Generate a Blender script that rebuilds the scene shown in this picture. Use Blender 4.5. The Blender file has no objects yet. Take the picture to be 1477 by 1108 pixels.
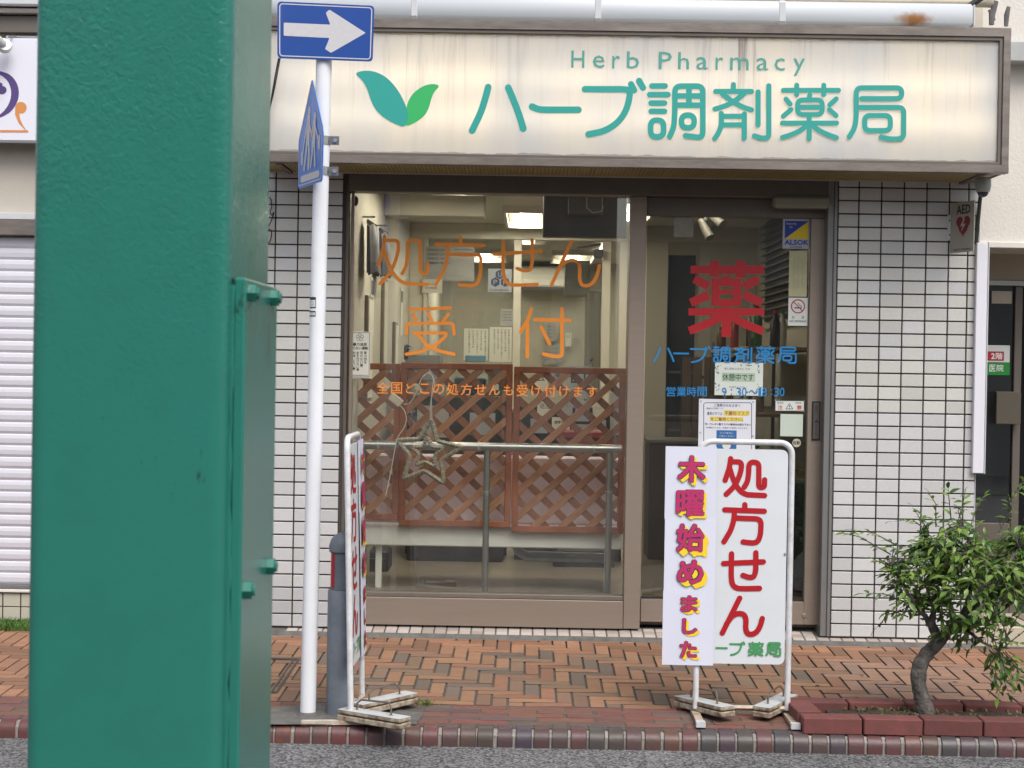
import bpy, bmesh, math, random
from math import sin, cos, pi, radians
from mathutils import Vector, Matrix
random.seed(7)
S = bpy.context.scene
COL = S.collection

# ------------------------------------------------------------------ camera, world, sun, exposure
FPX = 2432.0; YAW, PIT, ROL = .0103, .0107, .0169; CAM = (0, -8.687, 1.366)
cy_, sy_ = cos(YAW), sin(YAW); cp_, sp_ = cos(PIT), sin(PIT); cr_, sr_ = cos(ROL), sin(ROL)
RT = Vector((cy_, sy_, 0)); F0 = Vector((-sy_, cy_, 0))
FW = F0 * cp_ + Vector((0, 0, -sp_)); UP = F0 * sp_ + Vector((0, 0, cp_))
cd = bpy.data.cameras.new('camera'); cam = bpy.data.objects.new('camera', cd); COL.objects.link(cam)
cd.sensor_width = 36; cd.lens = 36 * FPX / 1477; cd.clip_start = .05; cd.clip_end = 500
# photograph leans by ROL: screen right vector
r2 = RT * cr_ - UP * -sr_; u2 = UP * cr_ + RT * -sr_
r2 = RT * cr_ + UP * sr_; u2 = UP * cr_ - RT * sr_
M = Matrix((r2, u2, -FW)).transposed().to_4x4(); M.translation = Vector(CAM)
cam.matrix_world = M
cd.dof.use_dof = True; cd.dof.focus_distance = 8.2; cd.dof.aperture_fstop = 22
S.camera = cam

SUN_EL, SUN_ROT = radians(52), radians(155)
w = bpy.data.worlds.new('World'); S.world = w; w.use_nodes = True
nt = w.node_tree; nt.nodes.clear()
sky = nt.nodes.new('ShaderNodeTexSky'); sky.sky_type = 'NISHITA'; sky.sun_disc = False
sky.sun_elevation = SUN_EL; sky.sun_rotation = SUN_ROT; sky.air_density = 1.0; sky.dust_density = 3.5; sky.ozone_density = .8
hs = nt.nodes.new('ShaderNodeHueSaturation'); hs.inputs['Saturation'].default_value = .6
bg = nt.nodes.new('ShaderNodeBackground'); bg.inputs[1].default_value = .15
wo = nt.nodes.new('ShaderNodeOutputWorld')
nt.links.new(sky.outputs[0], hs.inputs['Color']); nt.links.new(hs.outputs[0], bg.inputs[0]); nt.links.new(bg.outputs[0], wo.inputs[0])
sl = bpy.data.lights.new('sun', 'SUN'); sl.energy = 1.5; sl.angle = radians(38); sl.color = (1, .97, .92)
so = bpy.data.objects.new('sun', sl); COL.objects.link(so)
sd = Vector((sin(SUN_ROT) * cos(SUN_EL), cos(SUN_ROT) * cos(SUN_EL), sin(SUN_EL)))
so.rotation_euler = sd.to_track_quat('Z', 'Y').to_euler(); so.location = sd * 20
S.view_settings.view_transform = 'Standard'; S.view_settings.look = 'None'
S.view_settings.exposure = 0.5; S.view_settings.gamma = 1; S.view_settings.use_curve_mapping = False
S.render.engine = 'CYCLES'
S.cycles.use_denoising = True
S.cycles.max_bounces = 8; S.cycles.transparent_max_bounces = 12; S.cycles.sample_clamp_indirect = 4
S.cycles.caustics_reflective = False; S.cycles.caustics_refractive = False

# ------------------------------------------------------------------ measuring: photograph point -> point of the facade / ground
def ray(px, py):
    a = px - 738.5; b = py - 554
    return FW + RT * ((cr_ * a + sr_ * b) / FPX) + UP * (-(-sr_ * a + cr_ * b) / FPX)
def at(px, py, Y=0.0):
    d = ray(px, py); t = (Y - CAM[1]) / d.y
    return (CAM[0] + t * d.x, CAM[2] + t * d.z)
PZ, PS = -.0304, .0321
def gz(Y): return PZ + PS * Y
def gr(px, py, z0=PZ, s=PS):
    d = ray(px, py); t = (z0 + s * CAM[1] - CAM[2]) / (d.z - s * d.y)
    return Vector(CAM) + d * t

# ------------------------------------------------------------------ materials
MATS = {}
def mat(name, col, rough=.55, metal=0., var=.0, vs=4., vcol=None, bump=0., bs=60., spec=.5, oc=False, isl=0., coat=0., stretch=None, emit=None, es=0., coord='Object', bd=.002):
    if name in MATS: return MATS[name]
    m = bpy.data.materials.new(name); m.use_nodes = True; t = m.node_tree; N = t.nodes; L = t.links
    b = N['Principled BSDF']
    b.inputs['Roughness'].default_value = rough; b.inputs['Metallic'].default_value = metal
    b.inputs['Specular IOR Level'].default_value = spec; b.inputs['Coat Weight'].default_value = coat
    tc = N.new('ShaderNodeTexCoord'); mp = N.new('ShaderNodeMapping'); L.new(tc.outputs[coord], mp.inputs[0])
    if stretch: mp.inputs['Scale'].default_value = stretch
    if oc:
        oi = N.new('ShaderNodeObjectInfo'); src = oi.outputs['Color']
        ad = N.new('ShaderNodeVectorMath'); ad.operation = 'MULTIPLY_ADD'; ad.inputs[1].default_value = (1, 1, 1)
        cb = N.new('ShaderNodeCombineXYZ'); ml = N.new('ShaderNodeMath'); ml.operation = 'MULTIPLY'; ml.inputs[1].default_value = 37.
        L.new(oi.outputs['Random'], ml.inputs[0])
        for i in range(3): L.new(ml.outputs[0], cb.inputs[i])
        L.new(mp.outputs[0], ad.inputs[0]); L.new(cb.outputs[0], ad.inputs[2]); vec = ad.outputs[0]
    else:
        rg = N.new('ShaderNodeRGB'); rg.outputs[0].default_value = (*col, 1); src = rg.outputs[0]; vec = mp.outputs[0]
    if isl:
        ge = N.new('ShaderNodeNewGeometry'); h = N.new('ShaderNodeHueSaturation'); mr = N.new('ShaderNodeMapRange')
        mr.inputs['To Min'].default_value = 1 - isl; mr.inputs['To Max'].default_value = 1 + isl
        L.new(ge.outputs['Random Per Island'], mr.inputs[0]); L.new(mr.outputs[0], h.inputs['Value']); L.new(src, h.inputs['Color']); src = h.outputs[0]
    if var:
        n = N.new('ShaderNodeTexNoise'); n.inputs['Scale'].default_value = vs; n.inputs['Detail'].default_value = 6; n.inputs['Roughness'].default_value = .65
        L.new(vec, n.inputs['Vector'])
        mr = N.new('ShaderNodeMapRange'); mr.inputs['From Min'].default_value = .35; mr.inputs['From Max'].default_value = .68
        mr.inputs['To Min'].default_value = 0; mr.inputs['To Max'].default_value = var; L.new(n.outputs['Fac'], mr.inputs[0])
        mx = N.new('ShaderNodeMix'); mx.data_type = 'RGBA'; L.new(mr.outputs[0], mx.inputs['Factor']); L.new(src, mx.inputs['A'])
        vc = vcol or tuple(c * .35 for c in col); mx.inputs['B'].default_value = (*vc, 1); src = mx.outputs['Result']
        rr = N.new('ShaderNodeMapRange'); rr.inputs['To Min'].default_value = max(0, rough - .08); rr.inputs['To Max'].default_value = min(1, rough + .12)
        L.new(n.outputs['Fac'], rr.inputs[0]); L.new(rr.outputs[0], b.inputs['Roughness'])
    L.new(src, b.inputs['Base Color'])
    if bump:
        n2 = N.new('ShaderNodeTexNoise'); n2.inputs['Scale'].default_value = bs; n2.inputs['Detail'].default_value = 4; L.new(vec, n2.inputs['Vector'])
        bp = N.new('ShaderNodeBump'); bp.inputs['Strength'].default_value = bump; bp.inputs['Distance'].default_value = bd
        L.new(n2.outputs['Fac'], bp.inputs['Height']); L.new(bp.outputs[0], b.inputs['Normal'])
    if emit: b.inputs['Emission Color'].default_value = (*emit, 1); b.inputs['Emission Strength'].default_value = es
    MATS[name] = m; return m

def glass_mat(name, tint=(.95, .96, .95), refl=.075):
    m = bpy.data.materials.new(name); m.use_nodes = True; t = m.node_tree; N = t.nodes; L = t.links; N.clear()
    o = N.new('ShaderNodeOutputMaterial'); tr = N.new('ShaderNodeBsdfTransparent'); tr.inputs[0].default_value = (*tint, 1)
    gl = N.new('ShaderNodeBsdfGlossy'); gl.inputs['Roughness'].default_value = .01
    lw = N.new('ShaderNodeLayerWeight'); lw.inputs[0].default_value = .5
    pw = N.new('ShaderNodeMath'); pw.operation = 'POWER'; pw.inputs[1].default_value = 4; L.new(lw.outputs['Facing'], pw.inputs[0])
    ma = N.new('ShaderNodeMath'); ma.operation = 'MULTIPLY_ADD'; ma.inputs[1].default_value = .6; ma.inputs[2].default_value = refl; L.new(pw.outputs[0], ma.inputs[0])
    # faint dust film
    tc = N.new('ShaderNodeTexCoord'); n = N.new('ShaderNodeTexNoise'); n.inputs['Scale'].default_value = 3; n.inputs['Detail'].default_value = 8
    mp = N.new('ShaderNodeMapping'); mp.inputs['Scale'].default_value = (2.5, 1, .7); L.new(tc.outputs['Object'], mp.inputs[0]); L.new(mp.outputs[0], n.inputs['Vector'])
    mr = N.new('ShaderNodeMapRange'); mr.inputs['From Min'].default_value = .4; mr.inputs['From Max'].default_value = .8; mr.inputs['To Max'].default_value = .016; mr.inputs['To Min'].default_value = .002; L.new(n.outputs['Fac'], mr.inputs[0])
    df = N.new('ShaderNodeBsdfDiffuse'); df.inputs[0].default_value = (.7, .7, .68, 1)
    m1 = N.new('ShaderNodeMixShader'); L.new(ma.outputs[0], m1.inputs[0]); L.new(tr.outputs[0], m1.inputs[1]); L.new(gl.outputs[0], m1.inputs[2])
    m2 = N.new('ShaderNodeMixShader'); L.new(mr.outputs[0], m2.inputs[0]); L.new(m1.outputs[0], m2.inputs[1]); L.new(df.outputs[0], m2.inputs[2])
    L.new(m2.outputs[0], o.inputs[0]); MATS[name] = m; return m

def srgb(r, g, b):
    f = lambda c: (c / 255 / 12.92) if c / 255 <= .04045 else ((c / 255 + .055) / 1.055) ** 2.4
    return (f(r), f(g), f(b))

# ------------------------------------------------------------------ mesh building
class MB:
    def __init__(s): s.v = []; s.f = []
    def add(s, vs, fs):
        o = len(s.v); s.v += [tuple(v) for v in vs]; s.f += [tuple(i + o for i in f) for f in fs]; return s
    def box(s, x0, x1, y0, y1, z0, z1, b=0., M=None):
        if b <= 0:
            vs = [(x, y, z) for x in (x0, x1) for y in (y0, y1) for z in (z0, z1)]
            fs = [(0, 1, 3, 2), (4, 6, 7, 5), (0, 4, 5, 1), (2, 3, 7, 6), (0, 2, 6, 4), (1, 5, 7, 3)]
        else:
            b = min(b, abs(x1 - x0) * .45, abs(y1 - y0) * .45, abs(z1 - z0) * .45)
            vs = []; idx = {}
            for i, x in enumerate((x0, x1)):
                for j, y in enumerate((y0, y1)):
                    for k, z in enumerate((z0, z1)):
                        bx = b if i == 0 else -b; by = b if j == 0 else -b; bz = b if k == 0 else -b
                        for ax, p in enumerate(((x, y + by, z + bz), (x + bx, y, z + bz), (x + bx, y + by, z))):
                            idx[(i, j, k, ax)] = len(vs); vs.append(p)
            g = lambda i, j, k, a: idx[(i, j, k, a)]
            fs = []
            for i in (0, 1): fs.append([g(i, 0, 0, 0), g(i, 0, 1, 0), g(i, 1, 1, 0), g(i, 1, 0, 0)])
            for j in (0, 1): fs.append([g(0, j, 0, 1), g(1, j, 0, 1), g(1, j, 1, 1), g(0, j, 1, 1)])
            for k in (0, 1): fs.append([g(0, 0, k, 2), g(0, 1, k, 2), g(1, 1, k, 2), g(1, 0, k, 2)])
            for i in (0, 1):
                for j in (0, 1): fs.append([g(i, j, 0, 0), g(i, j, 1, 0), g(i, j, 1, 1), g(i, j, 0, 1)])
                for k in (0, 1): fs.append([g(i, 0, k, 0), g(i, 1, k, 0), g(i, 1, k, 2), g(i, 0, k, 2)])
            for j in (0, 1):
                for k in (0, 1): fs.append([g(0, j, k, 1), g(1, j, k, 1), g(1, j, k, 2), g(0, j, k, 2)])
            for i in (0, 1):
                for j in (0, 1):
                    for k in (0, 1): fs.append([g(i, j, k, 0), g(i, j, k, 1), g(i, j, k, 2)])
        if M is not None: vs = [tuple(M @ Vector(v)) for v in vs]
        return s.add(vs, fs)
    def tube(s, pts, r, n=12, caps=True, closed=False):
        P = [Vector(p) for p in pts]; m = len(P); R = r if isinstance(r, (list, tuple)) else [r] * m
        rings = []; up = None
        for i, p in enumerate(P):
            a = P[i - 1] if (i > 0 or closed) else p; b = P[(i + 1) % m] if (i < m - 1 or closed) else p
            d = (b - a).normalized()
            if up is None:
                up = Vector((0, 0, 1)) if abs(d.z) < .9 else Vector((1, 0, 0))
            e = d.cross(up).normalized(); up = e.cross(d).normalized()
            rings.append([p + (e * cos(2 * pi * k / n) + up * sin(2 * pi * k / n)) * R[i] for k in range(n)])
        vs = [v for q in rings for v in q]; fs = []
        for i in range(m - (0 if closed else 1)):
            j = (i + 1) % m
            for k in range(n): fs.append((i * n + k, i * n + (k + 1) % n, j * n + (k + 1) % n, j * n + k))
        if caps and not closed: fs += [tuple(range(n))[::-1], tuple(range((m - 1) * n, m * n))]
        return s.add(vs, fs)
    def lathe(s, prof, cx, cyy, n=24):
        vs = [(cx + r * cos(2 * pi * k / n), cyy + r * sin(2 * pi * k / n), z) for r, z in prof for k in range(n)]
        fs = [(i * n + k, i * n + (k + 1) % n, (i + 1) * n + (k + 1) % n, (i + 1) * n + k) for i in range(len(prof) - 1) for k in range(n)]
        fs += [tuple(range(n)), tuple(range((len(prof) - 1) * n, len(prof) * n))]
        return s.add(vs, fs)
    def prism(s, poly, P, d):  # poly of 2D points, P(u,v,w)->3D, thickness d
        n = len(poly)
        vs = [P(u, v, 0) for u, v in poly] + [P(u, v, d) for u, v in poly]
        return s.add(vs, [tuple(range(n)), tuple(range(n, 2 * n))[::-1]] + [(i, (i + 1) % n, (i + 1) % n + n, i + n) for i in range(n)])
    def mesh(s, name, m=None, smooth=False):
        me = bpy.data.meshes.new(name); me.from_pydata(s.v, [], s.f)
        if m: me.materials.append(m)
        bm = bmesh.new(); bm.from_mesh(me); bmesh.ops.recalc_face_normals(bm, faces=bm.faces); bm.to_mesh(me); bm.free()
        if smooth:
            bm = bmesh.new(); bm.from_mesh(me)
            for e in bm.edges:
                if len(e.link_faces) == 2 and e.calc_face_angle(0) > radians(42): e.smooth = False
            for f in bm.faces: f.smooth = True
            bm.to_mesh(me); bm.free()
        me.update(); return me
    def build(s, name, m=None, parent=None, smooth=False):
        o = bpy.data.objects.new(name, s.mesh(name, m, smooth)); COL.objects.link(o); o.parent = parent
        if smooth == 'auto':
            pass
        return o
def link(name, me, parent=None, loc=(0, 0, 0), rot=None, sc=None):
    o = bpy.data.objects.new(name, me); COL.objects.link(o); o.parent = parent; o.location = loc
    if rot: o.rotation_euler = rot
    if sc: o.scale = sc
    return o
def tag(o, label=None, cat=None, group=None, kind=None):
    if label: o['label'] = label
    if cat: o['category'] = cat
    if group: o['group'] = group
    if kind: o['kind'] = kind
    return o
def thing(name, label, cat, group=None, loc=None):
    o = bpy.data.objects.new(name, None); COL.objects.link(o); o.empty_display_size = .05
    return tag(o, label, cat, group)
def struct(o): o['kind'] = 'structure'; return o
def rbox(name, x0, x1, y0, y1, z0, z1, m, parent=None, b=.002): return MB().box(min(x0,x1), max(x0,x1), min(y0,y1), max(y0,y1), min(z0,z1), max(z0,z1), b).build(name, m, parent)
def smooth_by_angle(o, a=40):
    me = o.data
    bm = bmesh.new(); bm.from_mesh(me)
    for e in bm.edges:
        if len(e.link_faces) == 2 and e.calc_face_angle(0) > radians(a): e.smooth = False
    for f in bm.faces: f.smooth = True
    bm.to_mesh(me); bm.free(); return o

# planes for lettering: P(u,v,lift)->3D
def facade(Y): return lambda u, v, l=0.: (u, Y - l, v)

# ------------------------------------------------------------------ stroke lettering
def fillet(pts, r, closed=False, n=5):
    out = []; m = len(pts)
    for i, p in enumerate(pts):
        if not closed and i in (0, m - 1): out.append(Vector(p)); continue
        a = Vector(pts[i - 1]); b = Vector(p); c = Vector(pts[(i + 1) % m])
        d1 = (a - b); d2 = (c - b); k = min(r, d1.length * .5, d2.length * .5)
        if d1.length < 1e-9 or d2.length < 1e-9: continue
        p1 = b + d1.normalized() * k; p2 = b + d2.normalized() * k
        for j in range(n + 1):
            t = j / n; out.append(p1 * (1 - t) ** 2 + b * 2 * t * (1 - t) + p2 * t * t)
    q = [out[0]]
    for p in out[1:]:
        if (p - q[-1]).length > 1e-7: q.append(p)
    if closed and (q[0] - q[-1]).length < 1e-7: q.pop()
    return q
def ribbon(mb, pts, wd, P, lift, round_=True, closed=False, r=None):
    q = fillet([Vector(p) for p in pts], wd * .9 if r is None else r, closed)
    n = len(q); L = []; R = []
    for i in range(n):
        a = q[i - 1] if (i > 0 or closed) else None; c = q[(i + 1) % n] if (i < n - 1 or closed) else None
        d1 = (q[i] - a).normalized() if a is not None else (c - q[i]).normalized()
        d2 = (c - q[i]).normalized() if c is not None else d1
        t = (d1 + d2); t = t.normalized() if t.length > 1e-6 else d1
        nn = Vector((-t.y, t.x)); k = 1 / max(.5, nn.dot(Vector((-d1.y, d1.x))))
        L.append(q[i] + nn * wd / 2 * k); R.append(q[i] - nn * wd / 2 * k)
    if closed:
        vs = [P(*p, lift) for p in L] + [P(*p, lift) for p in R]
        mb.add(vs, [(i, (i + 1) % n, (i + 1) % n + n, i + n) for i in range(n)]); return
    ol = list(L)
    if round_:
        d = (q[-1] - q[-2]).normalized(); a0 = math.atan2(d.y, d.x)
        ol += [q[-1] + Vector((cos(a0 + pi / 2 - pi * k / 8), sin(a0 + pi / 2 - pi * k / 8))) * wd / 2 for k in range(1, 8)]
    ol += R[::-1]
    if round_:
        d = (q[0] - q[1]).normalized(); a0 = math.atan2(d.y, d.x)
        ol += [q[0] + Vector((cos(a0 + pi / 2 - pi * k / 8), sin(a0 + pi / 2 - pi * k / 8))) * wd / 2 for k in range(1, 8)]
    m = len(ol)
    # build as strip between the two sides so that the n-gon triangulates cleanly
    vs = [P(*p, lift) for p in L] + [P(*p, lift) for p in R]
    mb.add(vs, [(i, i + 1, i + 1 + n, i + n) for i in range(n - 1)])
    if round_:
        for c, d in ((q[-1], q[-1] - q[-2]), (q[0], q[0] - q[1])):
            a0 = math.atan2(d.y, d.x)
            mb.add([P(*c, lift)] + [P(*(c + Vector((cos(a0 + pi / 2 - pi * k / 10), sin(a0 + pi / 2 - pi * k / 10))) * wd / 2), lift) for k in range(11)], [(0, k, k + 1) for k in range(1, 11)])

def box4(x0, y0, x1, y1): return ('C', [(x0, y0), (x1, y0), (x1, y1), (x0, y1)])
Z2 = (660, 40, 3.6925); Z3 = (1020, 0, 3.232); Z6 = (540, 320, 4.344); Z7 = (900, 240, 3.4625)
GL = {}  # glyph: (zoom, stroke width, strokes)
GL['ha'] = (Z2, 36, [[(163,317),(150,370),(125,450),(78,548)], [(270,320),(300,390),(330,470),(350,538)]])
GL['bar'] = (Z2, 36, [[(397,421),(430,436),(470,438),(643,438)]])
GL['bu'] = (Z2, 34, [[(678,328),(880,328),(918,332),(915,380),(895,450),(850,510),(780,552),(697,568)], [(924,302),(940,334)], [(967,284),(987,320)]])
GL['cho'] = (Z2, 30, [[(1035,311),(1105,311)], [(1023,357),(1120,357)], [(1031,402),(1102,402)], [(1031,446),(1102,446)], box4(1028,493,1097,582),
    [(1130,580),(1152,530),(1157,450),(1157,312),(1306,312),(1306,588),(1214,576)], [(1165,364),(1298,364)], [(1232,318),(1232,408)], [(1165,413),(1298,413)], box4(1192,466,1260,534)])
GL['zai'] = (Z3, 24, [[(122,395),(122,425)], [(40,427),(206,427)], [(70,437),(118,475),(165,500),(206,513)], [(172,437),(128,472),(85,495),(36,509)],
    [(66,530),(66,580),(56,615),(36,645)], [(72,543),(168,543)], [(72,583),(168,583)], [(173,532),(173,645)], [(237,430),(237,583)], [(287,401),(287,643),(255,646),(220,634)]])
GL['yaku'] = (Z3, 23, [[(355,422),(612,422)], [(417,398),(417,442)], [(543,398),(543,442)], [(478,444),(474,462)], box4(421,467,536,535), [(425,501),(532,501)],
    [(367,463),(386,486)], [(354,543),(390,512)], [(601,462),(570,490)], [(569,512),(600,540)], [(350,575),(603,575)], [(475,540),(475,648)], [(462,588),(430,612),(390,630),(350,642)], [(490,588),(525,612),(565,630),(602,643)]])
GL['kyoku'] = (Z3, 24, [[(662,638),(686,600),(694,550),(694,411),(906,411),(906,461),(719,461)], [(704,502),(915,502),(915,648),(855,650),(810,641)], box4(733,540,853,610)])
GL['sho'] = (Z6, 22, [[(65,92),(58,160),(42,215),(25,272)], [(72,117),(150,117),(150,180),(133,245),(100,320),(35,388)], [(62,180),(85,255),(115,320),(150,365),(195,388),(335,392)],
    [(175,325),(200,280),(207,220),(209,117),(286,117),(288,325),(333,325),(333,262)]])
GL['hou'] = (Z6, 22, [[(540,98),(540,132)], [(387,141),(690,147)], [(462,152),(458,220),(438,300),(385,395)], [(468,205),(668,208),(665,330),(648,385),(615,402),(532,394)]])
GL['se'] = (Z6, 22, [[(749,203),(1045,184)], [(807,126),(807,310),(818,370),(850,395),(910,397),(1020,392)], [(988,114),(990,260),(975,305),(940,308),(895,293)]])
GL['n'] = (Z6, 22, [[(1236,121),(1110,395)], [(1140,325),(1180,262),(1225,238),(1272,245),(1288,285),(1285,360),(1300,398),(1335,403),(1372,382),(1398,330),(1410,277)]])
GL['uke'] = (Z6, 20, [[(218,550),(360,545),(478,538)], [(243,580),(262,615)], [(338,578),(362,618)], [(465,578),(432,620)], [(200,702),(203,638),(492,634),(500,704)],
    [(243,697),(455,697),(440,725),(390,768),(300,812),(200,830)], [(272,706),(320,765),(400,808),(500,830)]])
GL['tsuke'] = (Z6, 22, [[(985,545),(960,620),(915,690)], [(960,640),(958,845)], [(1005,613),(1225,618)], [(1175,545),(1175,842),(1130,845),(1060,828)], [(1045,660),(1070,710),(1098,765)]])
def gbox(names):
    xs = []; ys = []
    for n in names:
        (ox, oy, s), wd, st = GL[n]
        for k in st:
            p = k[1] if isinstance(k, tuple) else k
            xs += [ox + a / s for a, b in p]; ys += [oy + b / s for a, b in p]
    return min(xs), min(ys), max(xs), max(ys)
def write_traced(name, glyphs, Y, m, parent, wk=1., lift=.001):
    c = 0
    for g in glyphs:
        (ox, oy, s), wd, st = GL[g]; mb = MB()
        for k in st:
            cl = isinstance(k, tuple); p = k[1] if cl else k
            q = [at(ox + a / s, oy + b / s, Y) for a, b in p]
            ribbon(mb, q, wd / s * wk * (Y - CAM[1]) / FPX, facade(Y), lift + c * .00012, closed=cl, r=wd / s * (Y - CAM[1]) / FPX * 1.1); c += 1
        mb.build('letter', m, parent)
def write_glyph(mb, g, u0, v0, u1, v1, wd, P, lift, c=0):
    x0, y0, x1, y1 = gbox([g]); (ox, oy, s), _, st = GL[g]
    u0 += wd / 2; u1 -= wd / 2; v0 += wd / 2; v1 -= wd / 2
    for k in st:
        cl = isinstance(k, tuple); p = k[1] if cl else k
        q = [(u0 + (ox + a / s - x0) / (x1 - x0) * (u1 - u0), v1 - (oy + b / s - y0) / max(1e-6, (y1 - y0)) * (v1 - v0) if y1 - y0 > 8 else (v0 + v1) / 2) for a, b in p]
        ribbon(mb, q, wd, P, lift + c * .00012, closed=cl, r=wd * 1.1); c += 1
    return c

# ------------------------------------------------------------------ font lettering
def text_mesh2d(s, bold=0., res=2, sp=1.):
    cu = bpy.data.curves.new('t', 'FONT'); cu.body = s; cu.size = 1; cu.offset = bold; cu.resolution_u = res; cu.space_character = sp
    o = bpy.data.objects.new('t', cu); COL.objects.link(o)
    dg = bpy.context.evaluated_depsgraph_get(); dg.update()
    me = bpy.data.meshes.new_from_object(o.evaluated_get(dg)); 
    vs = [(v.co.x, v.co.y) for v in me.vertices]; fs = [tuple(p.vertices) for p in me.polygons]
    bpy.data.objects.remove(o); bpy.data.curves.remove(cu); bpy.data.meshes.remove(me)
    return vs, fs
TC = {}
def put_text(mb, s, u0, v0, u1, v1, P, lift, bold=0., keep=False, sp=1.):
    """fit string s into the box; keep=True keeps proportions (centred)"""
    key = (s, sp)
    if key not in TC: TC[key] = text_mesh2d(s, 0, 2, sp)
    vs, fs = TC[key]
    if not vs: return
    x0 = min(v[0] for v in vs); x1 = max(v[0] for v in vs); y0 = min(v[1] for v in vs); y1 = max(v[1] for v in vs)
    kx = (u1 - u0) / (x1 - x0); ky = (v1 - v0) / (y1 - y0)
    if keep: kx = ky = min(kx, ky)
    cx = (u0 + u1) / 2; cv = (v0 + v1) / 2
    if not bold:
        mb.add([P(cx + (x - (x0 + x1) / 2) * kx, cv + (y - (y0 + y1) / 2) * ky, lift) for x, y in vs], fs); return
    bx, by = bold * kx, bold * ky; kx *= 1 - 2 * bold / max(.3, x1 - x0); ky *= 1 - 2 * bold / max(.3, y1 - y0)
    for i in range(8 if bold > .02 else 4):
        a = i * 2 * pi / (8 if bold > .02 else 4) + .39
        mb.add([P(cx + bx * cos(a) + (x - (x0 + x1) / 2) * kx, cv + by * sin(a) + (y - (y0 + y1) / 2) * ky, lift + i * 2.5e-5) for x, y in vs], fs)
def px_text(mb, s, px0, py0, px1, py1, Y, lift=.001, bold=0., keep=False, sp=1.):
    a = at(px0, (py0 + py1) / 2, Y); b = at(px1, (py0 + py1) / 2, Y); c = at((px0 + px1) / 2, py0, Y); d = at((px0 + px1) / 2, py1, Y)
    # follow the small lean of the photograph by fitting in a level box
    put_text(mb, s, a[0], d[1], b[0], c[1], facade(Y), lift, bold, keep, sp)
def px_rect(mb, px0, py0, px1, py1, Y, lift, th=0.):
    a = at(px0, py0, Y); b = at(px1, py1, Y)
    if th: mb.box(a[0], b[0], Y - lift - th, Y - lift, b[1], a[1], 0)
    else: mb.add([(a[0], Y - lift, b[1]), (b[0], Y - lift, b[1]), (b[0], Y - lift, a[1]), (a[0], Y - lift, a[1])], [(0, 1, 2, 3)])
def cbox(px0, py0, px1, py1, Y):
    a = at(px0, (py0 + py1) / 2, Y); b = at(px1, (py0 + py1) / 2, Y); c = at((px0 + px1) / 2, py0, Y); d = at((px0 + px1) / 2, py1, Y)
    return a[0], b[0], d[1], c[1]   # x0,x1,z0,z1

# ================================================================== MATERIALS
m_tile = mat('glazed_tile', (.6, .6, .58), .32, oc=True, var=.16, vs=60, vcol=(.36, .34, .30), bump=.12, bs=160, bd=.001)
m_grout = mat('dark_grout', (.062, .050, .046), .9, var=.4, vs=30, bump=.3, bs=200)
m_alu = mat('bronze_aluminium', (.29, .235, .19), .42, .35, var=.35, vs=2.2, vcol=(.22, .19, .165), bump=.05, bs=300, stretch=(1, 1, 12))
m_alu_d = mat('dark_aluminium', (.15, .13, .11), .45, .3, var=.3, vs=3)
m_jamb = mat('grey_jamb', (.22, .22, .215), .4, .3, var=.3, vs=3)
m_black = mat('black_rubber', (.012, .012, .012), .6)
m_brick = mat('paver_brick', (.3, .12, .06), .8, oc=True, var=.45, vs=14, vcol=(.16, .11, .085), bump=.5, bs=120)
m_kerb = mat('kerb_brick', (.2, .05, .04), .42, oc=True, var=.7, vs=26, vcol=(.055, .042, .048), bump=.5, bs=60)
m_mortar = mat('grey_mortar', (.14, .135, .125), .95, var=.7, vs=16, bump=.8, bs=90, vcol=(.06, .06, .058))
m_joint = mat('joint_sand', (.10, .09, .078), .95, var=.5, vs=20, bump=.8, bs=150)
m_white = mat('white_paint', (.55, .57, .59), .35, var=.3, vs=7, vcol=(.46, .45, .42), bump=.05, bs=120)
m_ledge = mat('mosaic_tile', (.5, .45, .40), .5, oc=True, var=.4, vs=60, vcol=(.34, .27, .22), bump=.3, bs=200)
m_red = mat('red_print', srgb(170, 18, 30), .45)
m_orange = mat('orange_film', srgb(232, 138, 38), .5)
m_blue = mat('blue_film', srgb(25, 125, 185), .5)
m_teal = mat('teal_film', srgb(40, 152, 142), .45)
m_green = mat('green_film', srgb(48, 170, 95), .45)
m_dteal = mat('dull_teal_film', srgb(75, 150, 140), .5)
m_paper = mat('paper', (.65, .66, .77), .7, var=.12, vs=3, vcol=(.6, .6, .66), bump=.25, bs=6, bd=.01)
m_ink = mat('black_ink', (.03, .03, .035), .7)
m_greenprint = mat('green_print', srgb(45, 130, 60), .5)
m_magenta = mat('magenta_print', srgb(178, 40, 98), .6)
m_yellow = mat('yellow_print', srgb(240, 205, 40), .6)
m_wood = mat('stained_wood', srgb(158, 92, 56), .6, var=.6, vs=6, vcol=srgb(98, 50, 30), bump=.2, bs=40, stretch=(1, 1, 1), oc=False)
m_slat = mat('slat_wood', srgb(146, 88, 54), .6, oc=True, var=.5, vs=9, vcol=srgb(98, 52, 32), bump=.25, bs=60, stretch=(1, 14, 14))
m_steel = mat('brushed_steel', (.42, .41, .38), .3, .9, var=.2, vs=4)
m_galv = mat('galvanised', (.34, .36, .38), .45, .5, var=.5, vs=14, vcol=(.2, .22, .25))
m_glass = glass_mat('window_glass')
m_glass2 = glass_mat('dimming_door_glass', (.62, .62, .60), .085)  # dark tint puts the dimness of the room behind into the pane
m_beige = mat('interior_wall', (.46, .44, .36), .8, var=.15, vs=2)
m_rust = mat('rusty_white', (.55, .5, .42), .65, var=.85, vs=9, vcol=(.20, .085, .03), bump=.4, bs=60)
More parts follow.
